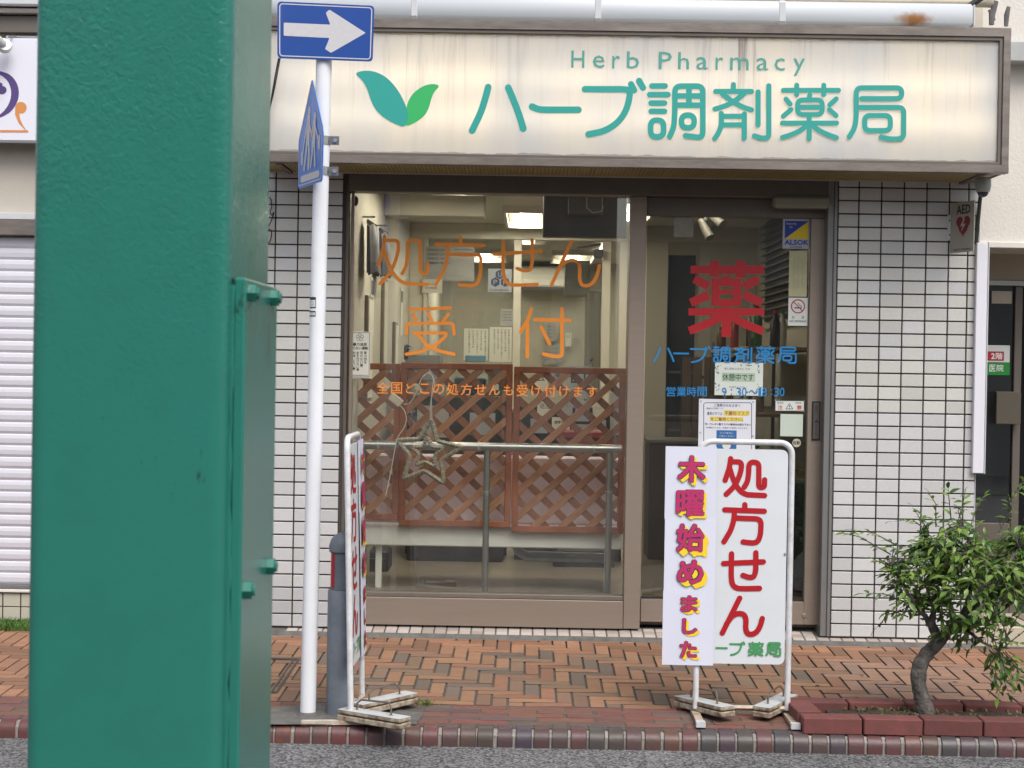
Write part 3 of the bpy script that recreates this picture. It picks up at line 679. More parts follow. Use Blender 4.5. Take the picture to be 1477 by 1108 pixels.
leaf('leaf_emblem', [(480,390),(545,374),(605,384),(660,415),(710,470),(745,530),(768,590),(770,640),(752,681),(690,657),(630,620),(592,580),(570,530),(555,480),(530,430)], m_teal, .0016)
a0 = at(824, 87, LY); a1 = at(1161, 87, LY); zt = at(830, 73.5, LY)[1]; zb = at(1158, 104.5, LY)[1]
for ch, xa, xb in (('H',824,843),('e',855,872),('r',883,894),('b',904,922),('P',950,969),('h',978,994),('a',1004,1021),('r',1032,1043),('m',1053,1080),('a',1091,1108),('c',1117,1132),('y',1144,1161)):
    top = 73 if ch in 'HbPh' else 79.5; bot = 105 if ch == 'y' else 98; dy = (xa - 824) * .0155
    mb = MB(); px_text(mb, ch, xa, top + dy, xb, bot + dy, LY, .001, .004); mb.build('letter', m_dteal, sign)

# awning cassette above the sign
aw = thing('awning_cassette', 'long white awning cassette above the sign with a rust stain near its right end', 'awning')
ac = bpy.data.materials.new('cassette'); ac.use_nodes = True; t = ac.node_tree; N = t.nodes; L = t.links; b = N['Principled BSDF']; b.inputs['Roughness'].default_value = .35
rx, rz = at(1318, 20, -.42)
tc = N.new('ShaderNodeTexCoord'); mp = N.new('ShaderNodeMapping'); mp.inputs['Location'].default_value = (-rx * 9, 0, -(rz - .03) * 20); mp.inputs['Scale'].default_value = (9, 0, 20); L.new(tc.outputs['Object'], mp.inputs[0])
ln = N.new('ShaderNodeVectorMath'); ln.operation = 'LENGTH'; L.new(mp.outputs[0], ln.inputs[0])
n = N.new('ShaderNodeTexNoise'); n.inputs['Scale'].default_value = 24; n.inputs['Detail'].default_value = 8; L.new(tc.outputs['Object'], n.inputs['Vector'])
sm = N.new('ShaderNodeMath'); sm.operation = 'ADD'; L.new(ln.outputs['Value'], sm.inputs[0]); L.new(n.outputs['Fac'], sm.inputs[1])
mr = N.new('ShaderNodeMapRange'); mr.inputs['From Min'].default_value = 1.55; mr.inputs['From Max'].default_value = .65; mr.interpolation_type = 'SMOOTHSTEP'; L.new(sm.outputs[0], mr.inputs[0])
mx = N.new('ShaderNodeMix'); mx.data_type = 'RGBA'; mx.inputs['A'].default_value = (.52, .55, .58, 1); mx.inputs['B'].default_value = (.30, .13, .04, 1); L.new(mr.outputs[0], mx.inputs['Factor']); L.new(mx.outputs['Result'], b.inputs['Base Color'])
x1 = at(1405, 20, -.42)[0]; zt = at(1000, 5.0, -.42)[1]; zb = at(1000, 31.5, -.42)[1]
smooth_by_angle(MB().box(-1.45, x1, -.42, -.18, zb, zt + .02, .014).build('housing', ac, aw), 50)
MB().box(x1 + .0005, x1 + .008, -.41, -.19, zb + .003, zt + .017, .002).build('end_cap', m_white, aw)
for xx in (-.62, .28, 1.18): MB().box(xx, xx + .05, -.4225, -.1785, zb - .0025, zt + .0225, .012).build('coupling_band', m_white, aw)
for xx in (-.9, .4, 1.9): MB().box(xx, xx + .06, -.182, .0195, zb + .02, zt - .01).build('bracket', m_jamb, aw)
cdt = thing('conduit_pipe', 'beige conduit pipe with dark taped cables above the right end of the sign', 'pipe')
z = at(1430, 4, -.3)[1]; xe = at(1447, 4, -.3)[0]
MB().tube([(-1.4, -.12, z + .035), (xe - .05, -.12, z + .035), (xe, -.14, z + .03)], .021, 12).build('pipe', mat('beige_pipe', (.45, .40, .31), .5, var=.3), cdt, True)
m_tape = mat('grey_tape', (.09, .085, .085), .6, var=.5, vs=20, vcol=(.2, .19, .18))
a = at(1385, 18, -.2); b_ = at(1420, -6, -.2)
MB().tube([(a[0], -.2, a[1]), (b_[0], -.2, b_[1]), (b_[0] + .1, -.2, b_[1] + .12)], .016, 8).build('cable', m_black, cdt, True)
for (p0, p1, p2, r) in (((1437, 2), (1431, 20), (1430, 36), .017), ((1455, 10), (1452, 22), (1451, 38), .014), ((1427, 14), (1430, 20), (1434, 30), .012)):
    q = [at(*p, -.15) for p in (p0, p1, p2)]
    MB().tube([(x, -.15, zz) for x, zz in q], [r * .7, r, r * .75], 8).build('cable', m_tape, cdt, True)

# sensor lamp under the sign's right end + cable
cl = thing('security_camera', 'grey security camera under the right end of the sign, dark lens down', 'camera')
x, zc = at(1418, 262, -.30)
mb = MB(); mb.lathe([(.030, SZ0 - .001 - zc), (.038, SZ0 - .006 - zc), (.040, -.02), (.036, -.045), (.024, -.060)], 0, 0, 24)
o = mb.build('housing', mat('camera_grey', (.33, .34, .31), .4, var=.2), cl, True); o.location = (x, -.30, zc)
o = MB().lathe([(.026, -.058), (.030, -.052), (.022, -.070), (.008, -.078)], 0, 0, 20).build('lens', mat('lens', (.01, .03, .05), .1, spec=.8), cl, True); o.location = (x, -.3, zc)
x2, z2 = at(1412, 282, -.02); x3, z3 = at(1408.5, 350, -.02)
MB().tube([(x - .005, -.27, z2 + .02), (x2, -.05, z2), (x3 + .006, -.02, (z2 + z3) / 2), (x3, -.018, z3), (x3, .3, z3)], .010, 8).build('cable', m_black, cl, True)

# AED flag sign
aed = thing('aed_sign', 'white AED flag sign with a dark red heart, high on the right tiled wall', 'sign')
xa, zt = at(1393, 292, -.02); 
ang = radians(-62)   # plate stands off the wall
P0 = Vector((at(1366.5, 330)[0], -.008, 0)); 
xl, xr = 1369, 1394.5
def aedP(u, v, l=0.):  # u: 0..1 across the plate (projects out from the wall), l towards its left face
    # plate leaves wall at XAED and comes out toward the camera and to the right
    return (XAED + u * .075 - l * .95, -.012 - u * .17 - l * .3, v)
XAED = at(1371, 330, -.012)[0]
zt_, zb_ = at(1385, 291, -.1)[1], at(1385, 364, -.1)[1]
MB().prism([(0, zb_), (1, zb_), (1, zt_), (0, zt_)], aedP, -.004).build('plate', mat('aed_plate', (.40, .38, .33), .4, var=.2), aed)
mb = MB(); put_text(mb, 'AED', .25, zt_ - .062, .85, zt_ - .016, aedP, .001, .02); mb.build('lettering', m_ink, aed)
hz = zt_ - .125
heart = [(.55 + .30 * (16 * sin(t) ** 3) / 16, hz + .012 + .052 * (13 * cos(t) - 5 * cos(2 * t) - 2 * cos(3 * t) - cos(4 * t)) / 16 + (-.012 if cos(t) < -.5 else 0)) for t in [2 * pi * i / 40 for i in range(40)]]
mb = MB(); mb.add([aedP(u, v, .001) for u, v in heart], [tuple(range(40))]); mb.build('heart', mat('dark_red', (.20, .025, .03), .5), aed)
bolt = [(.58, hz + .04), (.42, hz + .0), (.53, hz + .002), (.46, hz - .028), (.66, hz + .012), (.54, hz + .012), (.63, hz + .038)]
mb = MB(); mb.add([aedP(u, v, .0016) for u, v in bolt], [tuple(range(7))]); mb.build('bolt_mark', mat('aed_plate2', (.45, .42, .38), .4), aed)
mb = MB(); put_text(mb, '自動体外式除細動器', .15, zb_ + .010, .9, zb_ + .020, aedP, .001); mb.build('lettering', m_ink, aed)
x0, x1, z0, z1 = cbox(1366.5, 310, 1374.5, 347, -.012)
MB().box(x0, x1, -.013, -.0105, z0, z1, .0008).build('bracket', m_white, aed)
for py in (318, 339):
    x, z = at(1369.5, py, -.013); MB().tube([(x, -.013, z), (x, -.016, z)], .004, 8).build('screw', m_black, aed)

# ------------------------------------------------------------------ decals on the glass (window and door)
GY = .0905
write_traced('lettering', ['sho', 'hou', 'se', 'n'], GY, m_orange, win_glass)
write_traced('lettering', ['uke', 'tsuke'], GY, m_orange, win_glass)
mb = MB()
s = '全国どこの処方せんも受け付けます'
for i, ch in enumerate(s):
    cx = 552 + i * (854 - 552) / 15; cyp = 559.5 + (cx - 550) * .019
    h = 17 if ch in '全国処方受付' else 15
    px_text(mb, ch, cx - 8.6, cyp - h / 2, cx + 8.6, cyp + h / 2, GY, .001, .008, keep=True)
mb.build('lettering', mat('orange_thin', srgb(232, 142, 62), .5), win_glass)
# door letters
DG = DY + .0175
pane = [o for o in door.children if o.name.startswith('door_pane')][0]
mb = MB(); c = 0
HV = [([(332,516),(700,516)],40),([(452,472),(452,552)],46),([(582,472),(582,556)],50),([(505,548),(512,575)],44),([(457,560),(457,695)],40),([(566,560),(566,695)],40),([(440,580),(586,580)],38),([(445,628),(580,628)],22),([(440,680),(586,680)],34),
      ([(350,562),(424,600)],42),([(332,682),(424,642)],42),([(672,562),(598,602)],42),([(598,640),(686,682)],42),([(322,727),(700,727)],36),([(510,700),(510,852)],46),([(500,735),(455,768),(400,793),(325,822)],40),([(522,735),(570,770),(620,795),(695,824)],40)]
for pts, wd in HV:
    q = [at(Z7[0] + a / Z7[2], Z7[1] + b / Z7[2], DG) for a, b in pts]; k = (DG - CAM[1]) / FPX / Z7[2]
    ribbon(mb, q, wd * k, facade(DG), .001 + c * .00012, round_=False, r=.02); c += 1
mb.build('letter', m_red, pane)
mb = MB(); c = 0
cells_ = [('ha', 942, 501, 973, 523), ('bar', 971, 507, 994, 513), ('bu', 995, 499, 1025, 524), ('cho', 1028, 500, 1054, 524), ('zai', 1059, 500, 1085, 524), ('yaku', 1090, 499, 1118, 525), ('kyoku', 1121, 500, 1149, 525)]
for g, a, b_, c_, d_ in cells_:
    x0, x1, z0, z1 = cbox(a, b_, c_, d_, DG); c = write_glyph(mb, g, x0, z0, x1, z1, .0095, facade(DG), .001, c)
mb.build('lettering', m_blue, pane)
mb = MB()
for i, ch in enumerate('営業時間'): px_text(mb, ch, 961 + i * 15, 558, 974.5 + i * 15, 572, DG, .001, .01)
for ch, x, wd in (('9', 1041, 7), (':', 1054, 2), ('3', 1062, 7), ('0', 1070, 7), ('～', 1080, 13), ('1', 1094, 4), ('8', 1099, 7), (':', 1112, 2), ('3', 1116.5, 7), ('0', 1124.5, 7)):
    h = 6 if ch == '～' else 9 if ch == ':' else 13
    px_text(mb, ch, x, 565.5 - h / 2, x + wd, 565.5 + h / 2, DG, .0026, .005)
mb.build('lettering', m_blue, pane)

def notice(name, label, cat, px0, py0, px1, py1, Y, m, group=None, th=.0006):
    t_ = thing(name, label, cat, group)
    x0, x1, z0, z1 = cbox(px0, py0, px1, py1, Y)
    MB().box(x0, x1, Y - th, Y, z0, z1).build('sheet', m, t_)
    return t_
m_wp = mat('white_sheet', (.62, .66, .62), .6)
m_cream = mat('cream_sheet', (.55, .53, .40), .6, var=.2, vs=8)
NY = DG + .0003
t_ = notice('security_sticker', 'square blue and yellow ALSOK security sticker at the top right of the door glass', 'sticker', 1129, 316, 1168.5, 359, NY, mat('sticker_grey', (.38, .40, .46), .5))
x0, x1, z0, z1 = cbox(1132, 319, 1166, 345, NY); P = facade(NY)
MB().add([P(x0, z0, .001), P(x1, z1, .001), P(x0, z1, .001)], [(0, 1, 2)]).build('blue_triangle', mat('print_blue', srgb(25, 55, 150), .5), t_)
MB().add([P(x0, z0, .001), P(x1, z0, .001), P(x1, z1, .001)], [(0, 1, 2)]).build('yellow_triangle', mat('print_yellow', srgb(215, 190, 20), .5), t_)
mb = MB(); px_text(mb, 'ALSOK', 1131.5, 346, 1166, 353.5, NY, .001, .035); mb.build('lettering', mat('print_blue', (0, 0, 0)), t_)
mb = MB(); px_text(mb, '綜合警備保障', 1139, 355, 1157, 358, NY, .001); mb.build('lettering', m_ink, t_)
mb = MB(); px_text(mb, 'Security', 1134, 321, 1149, 325, NY, .0016); mb.build('lettering', m_wp, t_); mb = MB(); px_text(mb, 'On', 1139, 326, 1143, 329, NY, .0016); mb.build('lettering', m_wp, t_)
t_ = notice('yellowed_notice', 'tall yellowed notice between the security sticker and the no smoking sticker', 'notice', 1138, 362, 1164, 428, NY, mat('yellowed', (.50, .48, .28), .6, var=.3, vs=9))
mb = MB()
for c_, x in enumerate((1145, 1151, 1157)):
    for i in range(9): px_text(mb, '登録済証明店舗指定薬'[(i + c_) % 10], x - 1.6, 372 + i * 5, x + 1.6, 376 + i * 5, NY, .001)
mb.build('lettering', mat('faded_ink', (.36, .34, .22), .6), t_)
t_ = notice('no_smoking_sticker', 'white no smoking sticker with a red barred circle on the door glass', 'sticker', 1137, 429.5, 1165, 470, NY, m_wp)
cx, cz = at(1151, 442, NY); R_ = .034
ring = [(cx + R_ * cos(2 * pi * i / 28), cz + R_ * sin(2 * pi * i / 28)) for i in range(28)]
mb = MB(); ribbon(mb, ring, .006, P, .0014, closed=True, r=.001); ribbon(mb, [(cx - R_ * .7, cz + R_ * .7), (cx + R_ * .7, cz - R_ * .7)], .005, P, .0016, round_=False); mb.build('red_ring', mat('dull_red', srgb(165, 40, 40), .5), t_)
mb = MB(); ribbon(mb, [(cx - .019, cz - .008), (cx + .019, cz - .008)], .006, P, .001, round_=False); ribbon(mb, [(cx, cz + .016), (cx + .008, cz + .005), (cx + .016, cz + .004), (cx + .019, cz - .003)], .003, P, .0011)
px_text(mb, '禁', 1142, 456, 1146, 460, NY, .001); px_text(mb, '煙', 1156, 456, 1160, 460, NY, .001); px_text(mb, 'NO SMOKING', 1139, 462, 1163, 465, NY, .001, .02); mb.build('lettering', m_ink, t_)
t_ = notice('break_notice', 'white on-a-break notice with a green leaf garland border, on the door glass', 'notice', 1031, 523, 1100.5, 570.5, NY + .0, m_wp)
px_rect(mb := MB(), 1041, 537.5, 1089, 551, NY, .0009); mb.build('green_band', mat('pale_green', (.38, .50, .38), .6), t_)
mb = MB(); px_text(mb, '休憩中です', 1042, 539, 1087, 549.5, NY, .0012, .015); px_text(mb, '申し訳ありません 只今', 1045, 530.5, 1082, 534, NY, .0012); px_text(mb, 'お待ちください', 1052, 557, 1077, 560, NY, .0012); mb.build('lettering', mat('green_ink', (.04, .09, .05), .6), t_)
mb = MB()
for k in range(46):
    sd_ = k % 2; f = random.random()
    x = (1036 + random.gauss(0, 1.6)) if sd_ == 0 else (1094 + random.gauss(0, 1.6)); y = 527 + 38 * (k / 46)
    if k % 5 == 0: x = 1036 + 58 * random.random(); y = random.choice((527, 566))
    if abs(y - 546) < 7: continue
    c0 = at(x, y, NY); a_ = random.uniform(0, pi); l_ = random.uniform(.004, .009)
    mb.add([P(c0[0] + l_ * cos(a_), c0[1] + l_ * sin(a_), .0012 + k * 1e-5), P(c0[0] - l_ * .4 * sin(a_), c0[1] + l_ * .4 * cos(a_), .0012 + k * 1e-5), P(c0[0] - l_ * cos(a_), c0[1] - l_ * sin(a_), .0012 + k * 1e-5), P(c0[0] + l_ * .4 * sin(a_), c0[1] - l_ * .4 * cos(a_), .0012 + k * 1e-5)], [(0, 1, 2, 3)])
tag(mb.build('leaf_garland', mat('leaf_ink', (.03, .14, .07), .6), t_), kind='stuff')
t_ = notice('mask_notice', 'large white mask notice with yellow highlighted words, partly behind the right standing board', 'notice', 1007.5, 576, 1089.5, 655, NY, mat('white_sheet2', (.66, .68, .74), .6))
mb = MB()
q = [at(a, b, NY) for a, b in ((1015, 581), (1084, 581), (1084, 652), (1015, 652))]; ribbon(mb, q, .0035, P, .001, closed=True, r=.012); mb.build('border', mat('navy_ink', (.05, .05, .09), .6), t_)
mb = MB(); px_rect(mb, 1044, 592, 1081, 600, NY, .0010); px_rect(mb, 1024, 601, 1072, 608, NY, .0010); mb.build('highlight', mat('highlight', (.70, .60, .10), .6), t_)
mb = MB(); px_text(mb, 'ご来局のみなさまへ', 1030, 582.5, 1068, 587, NY, .0014, .01); px_text(mb, '薬局からお願いです。', 1019, 588, 1044, 590.5, NY, .0014); px_text(mb, '薬局の中では', 1020, 594, 1042, 599, NY, .0014)
px_text(mb, '布・ウレタン製マスクの着用はお控え下さい', 1017, 610.5, 1083, 614, NY, .0014, .02); px_text(mb, '※不織布マスクは、当薬局でも販売しております。', 1018, 616, 1079, 618.5, NY, .0014); mb.build('lettering', m_ink, t_)
mb = MB(); px_text(mb, '不織布マスク', 1045, 593, 1080, 599.5, NY, .0016, .015); px_text(mb, 'をご着用ください。', 1025, 602, 1072, 607.5, NY, .0016, .015); mb.build('lettering', mat('brick_ink', (.35, .10, .05), .6), t_)
px_rect(mb := MB(), 1033.5, 620.5, 1062, 653, NY, .0012); mb.build('blue_box', mat('box_blue', srgb(45, 100, 160), .6), t_)
mb = MB(); px_text(mb, 'マスク着用に', 1038, 623.5, 1057, 626, NY, .0016); px_text(mb, 'ご協力ください', 1037, 628, 1059, 630.5, NY, .0016)
cx, cz = at(1048, 642, NY); mb.add([P(cx + .022 * cos(2 * pi * i / 20), cz + .024 * sin(2 * pi * i / 20), .0016) for i in range(20)], [tuple(range(20))]); mb.build('lettering', m_wp, t_)
mb = MB()
for (x, y) in ((1011, 579), (1086, 580), (1010, 624), (1086, 629)):
    c0 = at(x, y, NY); mb = MB(); mb.tube([(c0[0], NY - .0006, c0[1]), (c0[0], NY - .003, c0[1])], .004, 8); mb.build('pin', m_galv, t_)
t_ = notice('caution_sticker', 'small white and red caution sticker on the door glass above the pale square', 'sticker', 1117.5, 577.5, 1160.5, 593.5, NY, m_wp)
q = [at(a, b, NY) for a, b in ((1118, 578), (1160, 578), (1160, 593), (1118, 593))]; mb = MB(); ribbon(mb, q, .004, P, .001, closed=True, r=.006)
tri = [at(a, b, NY) for a, b in ((1138.5, 582), (1143.5, 590), (1133.5, 590))]; ribbon(mb, tri, .003, P, .001, closed=True, r=.001); px_text(mb, '!', 1138, 584.5, 1139, 589.5, NY, .001, .03)
px_text(mb, '電気錠', 1121, 580, 1130, 582.5, NY, .001); px_text(mb, '自動扉', 1147, 580, 1156, 582.5, NY, .001); mb.build('lettering', m_ink, t_)
mb = MB(); px_text(mb, '注', 1121.5, 584.5, 1129, 591, NY, .001, .02); mb.build('letter', mat('pink_red', srgb(190, 60, 60), .5), t_); mb = MB(); px_text(mb, '意', 1149, 584.5, 1156.5, 591, NY, .001, .02); mb.build('letter', mat('pink_red', (0, 0, 0)), t_)
t_ = notice('pale_square_plate', 'plain pale green square plate on the door glass below the caution sticker', 'sticker', 1125.5, 597.5, 1158, 629.5, NY, mat('pale_plate', (.52, .60, .52), .4))
t_ = thing('automatic_door_sticker', 'small round automatic-door sticker near the right edge of the door glass', 'sticker')
cx, cz = at(1149, 639, NY); MB().tube([(cx, NY, cz), (cx, NY - .0008, cz)], .022, 24).build('disc', mat('disc_cream', (.5, .48, .36), .5), t_)
mb = MB(); px_text(mb, '自動', 1144, 636, 1154, 641.5, NY, .0014, .02); mb.build('lettering', m_ink, t_)
# window notice
WN = GY + .0005
t_ = notice('vertical_notice', 'narrow white notice of vertical black lettering at the left edge of the window', 'notice', 504.5, 478.5, 534, 545.5, WN, mat('notice_cream', (.60, .59, .50), .6))
mb = MB(); P2 = facade(WN)
q = [at(a, b, WN) for a, b in ((505.8, 480), (532.8, 480), (532.3, 544), (505.3, 544))]; ribbon(mb, q, .0025, P2, .001, closed=True, r=.002)
px_text(mb, '暴力追放', 509, 494.5, 529.5, 499, WN, .001, .03); px_text(mb, '三ない運動', 508, 500, 531, 504.5, WN, .001, .03)
for x, st in ((527, '暴力団を'), (521.5, '恐れない！'), (516, '金を出さない！'), (510.5, '利用しない！')):
    hh = 3.9 if len(st) > 6 else 4.4
    for i, ch in enumerate(st): px_text(mb, ch, x - 2, 507 + i * (hh + .2), x + 2, 507 + i * (hh + .2) + hh - .3, WN, .001, .02)
px_text(mb, '愛知県警察本部', 507, 540.5, 531, 543, WN, .001)
mb.build('lettering', m_ink, t_)
mb = MB(); cx, cz = at(519, 486.5, WN)
for k in range(5):
    a_ = pi / 2 + k * 2 * pi / 5; ribbon(mb, [(cx + .012 * cos(a_) + .008 * cos(b_), cz + .012 * sin(a_) + .008 * sin(b_)) for b_ in [2 * pi * i / 10 for i in range(10)]], .002, P2, .001 + k * 1e-4, closed=True, r=.001)
mb.build('blossom_mark', m_ink, t_)
t_ = thing('red_round_sticker', 'dull red round sticker in the top left corner of the window', 'sticker')
cx, cz = at(512, 290, WN); MB().prism([(cx + .018 * cos(a_), cz + .028 * sin(a_)) for a_ in [2 * pi * i / 20 for i in range(20)]], P2, .0006).build('disc', mat('dull_red2', (.13, .035, .03), .5), t_)
# tape holding the notice over door glass
t_ = thing('clear_tape_patch', 'crinkled square of clear film at the top of the door glass', 'film patch')
x0, x1, z0, z1 = cbox(972, 314, 1000, 342, NY); MB().box(x0, x1, NY - .0006, NY, z0, z1).build('film', mat('film', (.22, .20, .17), .3, var=.5, vs=30, vcol=(.32, .3, .27), bump=.8, bs=40), t_)

# ================================================================== INSIDE THE SHOP
room = thing('waiting_room', 'beige waiting room behind the shop window with ceiling, walls and pale floor', 'room')
RX0, RX1, RY0, RY1, RZ0, RZ1 = -.93, 1.72, .17, 4.3, .13, 2.45
m_floor = mat('vinyl_floor', (.36, .31, .24), .3, var=.3, vs=2)
m_ceil = mat('ceiling', (.55, .53, .45), .8)
rbox('floor', -1.0, 2.2, .165, 9.2, .02, RZ0, m_floor, room, 0)
rbox('ceiling', -1.0, 2.2, .165, 9.2, RZ1, RZ1 + .05, m_ceil, room, 0)
rbox('side_wall', RX0 - .08, RX0, .165, 9.2, RZ0 + .001, RZ1 - .001, m_beige, room, 0)
rbox('side_wall', RX1, RX1 + .08, .165, 9.2, RZ0 + .001, RZ1 - .001, m_beige, room, 0)
rbox('back_wall', RX0 + .001, RX1 - .001, 9.0, 9.1, RZ0 + .001, RZ1 - .001, m_beige, room, 0)
rbox('ceiling_beam', RX0 + .001, -.30, 1.9, 2.15, 2.30, RZ1 - .001, m_beige, room, .004)
# partition: right solid wall with a dark doorway, left open counter with glass
PYW = 4.2
m_part = mat('partition_paint', (.58, .55, .45), .6)
xq = lambda px, py=450, Y=PYW: at(px, py, Y)[0]
zq = lambda py, px=760, Y=PYW: at(px, py, Y)[1]
rbox('partition_header', RX0 + .002, RX1 - .002, PYW, PYW + .1, zq(346), RZ1 - .002, m_part, room, .004)
rbox('partition_wall', xq(905), xq(962), PYW, PYW + .1, RZ0 + .002, zq(346) - .001, m_part, room, 0)
rbox('partition_wall', xq(1008), RX1 - .002, PYW, PYW + .1, RZ0 + .002, zq(346) - .001, m_beige, room, 0)
rbox('partition_wall', RX0 + .002, xq(610), PYW, PYW + .1, RZ0 + .002, zq(346) - .001, m_part, room, 0)
for a, b_ in ((610, 616), (740, 751), (868, 880), (893, 904)):
    rbox('partition_post', xq(a), xq(b_), PYW - .01, PYW + .09, RZ0 + .003, zq(346) - .002, m_part, room, .003)
rbox('counter', xq(616) + .001, xq(740) - .001, PYW - .25, PYW + .3, RZ0 + .004, 1.02, m_part, room, .005)
rbox('counter_top', xq(610), xq(905), PYW - .35, PYW + .35, 1.021, 1.05, mat('counter_top', (.42, .33, .22), .4), room, .004)
rbox('partition_pane', xq(616) + .002, xq(740) - .002, PYW + .02, PYW + .026, 1.06, zq(347), m_glass, room, 0)
rbox('partition_pane', xq(751) + .002, xq(868) - .002, PYW + .02, PYW + .026, 1.06, zq(347), m_glass, room, 0)
rbox('counter', xq(751), xq(893) - .001, PYW - .0, PYW + .3, RZ0 + .004, 1.02, m_part, room, .005)
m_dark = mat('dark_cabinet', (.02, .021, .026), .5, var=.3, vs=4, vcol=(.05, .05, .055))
dc = thing('dark_cabinet', 'tall dark cabinet standing in the doorway at the back of the shop', 'cabinet')
rbox('body', xq(966), xq(1006), PYW + .2, PYW + .6, RZ0, zq(362), m_dark, dc, .005)
for i in range(3): rbox('shelf_front', xq(968), xq(1004), PYW + .195, PYW + .2, RZ0 + .3 + i * .45, RZ0 + .32 + i * .45, m_jamb, dc, 0)
# ceiling lights
m_lamp = mat('lamp_panel', (.9, .88, .8), .5, emit=(1, .91, .76), es=28)
m_troff = mat('troffer', (.75, .72, .62), .5)
def ceiling_light(x, y, wd, ln_, label):
    t_ = thing('ceiling_light', label, 'ceiling light', 'ceiling lights inside the shop')
    mb = MB().box(x - wd / 2, x + wd / 2, y - ln_ / 2, y - ln_ / 2 + .02, RZ1 - .05, RZ1 - .001).box(x - wd / 2, x + wd / 2, y + ln_ / 2 - .02, y + ln_ / 2, RZ1 - .05, RZ1 - .001).box(x - wd / 2, x - wd / 2 + .02, y - ln_ / 2 + .0205, y + ln_ / 2 - .0205, RZ1 - .05, RZ1 - .001).box(x + wd / 2 - .02, x + wd / 2, y - ln_ / 2 + .0205, y + ln_ / 2 - .0205, RZ1 - .05, RZ1 - .001)
    mb.build('frame', m_troff, t_)
    MB().box(x - .055, x + .055, y - ln_ / 2 + .03, y + ln_ / 2 - .03, RZ1 - .045, RZ1 - .012, .01).build('tube_cover', m_lamp, t_)
    MB().box(x - wd / 2 + .03, x + wd / 2 - .03, y - ln_ / 2 + .022, y + ln_ / 2 - .022, RZ1 - .010, RZ1 - .003).build('reflector', m_troff, t_)
ceiling_light(-.03, 3.35, .33, 1.25, 'lit ceiling light at the top centre of the window, left of the black television')
ceiling_light(-.45, 7.6, .42, 1.3, 'small lit ceiling light of the back room, seen through the left of the orange lettering')
ceiling_light(.40, 7.6, .42, 1.3, 'small lit ceiling light of the back room, seen above the air conditioner end')
ceiling_light(.66, 2.6, .33, 1.25, 'lit ceiling light half hidden behind the bronze mullion at the right of the window')
ceiling_light(-.45, 1.0, .33, 1.2, 'added ceiling light on the left, unseen above the window head, brightening the lattice')  # lamp added out of view to brighten lattice and bench
ceiling_light(.95, .85, .33, .8, 'added ceiling light on the right, unseen above the door head')  # second added lamp, also unseen, lifts the light near the window
# television
tv = thing('television', 'black television hanging from the ceiling at the top right of the window', 'television')
TY = 1.1
x0, x1, z0, z1 = cbox(783, 255, 905, 343, TY)
MB().box(x0, x1, TY, TY + .07, z0, z1 + .02, .006).build('case', mat('tv_black', (.006, .007, .010), .3, var=.3, vs=5, vcol=(.012, .014, .018)), tv)
MB().box((x0 + x1) / 2 - .10, (x0 + x1) / 2 + .10, TY - .03, TY - .001, z0 + .13, z1 - .01, .005).build('mount_plate', m_black, tv)
xc, zc = at(850, 300, TY - .03)
MB().tube([(xc - .02, TY - .04, z1), (xc - .015, TY - .04, zc), (xc + .02, TY - .05, zc - .03), (xc + .07, TY - .05, zc - .02), (xc + .08, TY - .04, zc + .01)], .004, 6).build('cable', mat('grey_cable', (.12, .12, .11), .5), tv, True)
MB().box((x0 + x1) / 2 - .02, (x0 + x1) / 2 + .02, TY + .01, TY + .05, z1 + .02, RZ1 - .001).build('ceiling_pole', m_black, tv)
# air conditioner on the back wall of the dispensary
ac_ = thing('air_conditioner', 'white wall air conditioner at the back behind the orange lettering', 'air conditioner')
Y_ = 8.6
x0, x1, z0, z1 = cbox(740, 384, 832, 414, Y_)
MB().box(x0, x1, Y_, Y_ + .38, z0, z1, .02).build('body', mat('ac_white', (.72, .70, .60), .4), ac_)
MB().box(x0 + .01, x1 - .01, Y_ - .003, Y_ + .01, z0 - .03, z0 - .001).build('vent', m_dark, ac_)
x0, x1, z0, z1 = cbox(745, 372, 830, 383, Y_); MB().box(x0, x1, Y_ + .2, Y_ + .35, z0, z1).build('pipe_cover', m_dark, ac_)
# hanging locker/door closer
hb = thing('wall_box', 'pale grey box hanging in front of the air conditioner, right side of the window', 'box'); Y_ = 5.2
x0, x1, z0, z1 = cbox(815, 376, 851, 427, Y_); MB().box(x0, x1, Y_, Y_ + .3, z0, z1, .006).build('body', mat('pale_grey', (.40, .41, .38), .5), hb); MB().box(x0 + .005, x0 + .01, Y_ - .004, Y_ - .001, z0 + .02, z1 - .02).build('edge', m_jamb, hb)
dcl = thing('door_closer', 'small dark door closer at the top right of the back partition', 'door closer')
x0, x1, z0, z1 = cbox(856, 360, 870, 372, PYW - .06); MB().box(x0, x1, PYW - .08, PYW - .012, z0, z1, .006).build('body', m_dark, dcl)
a = at(832, 358, PYW - .06); b_ = at(866, 352, PYW - .06); MB().tube([(a[0], PYW - .05, a[1]), (b_[0], PYW - .05, b_[1])], .008, 6).build('arm', m_dark, dcl)
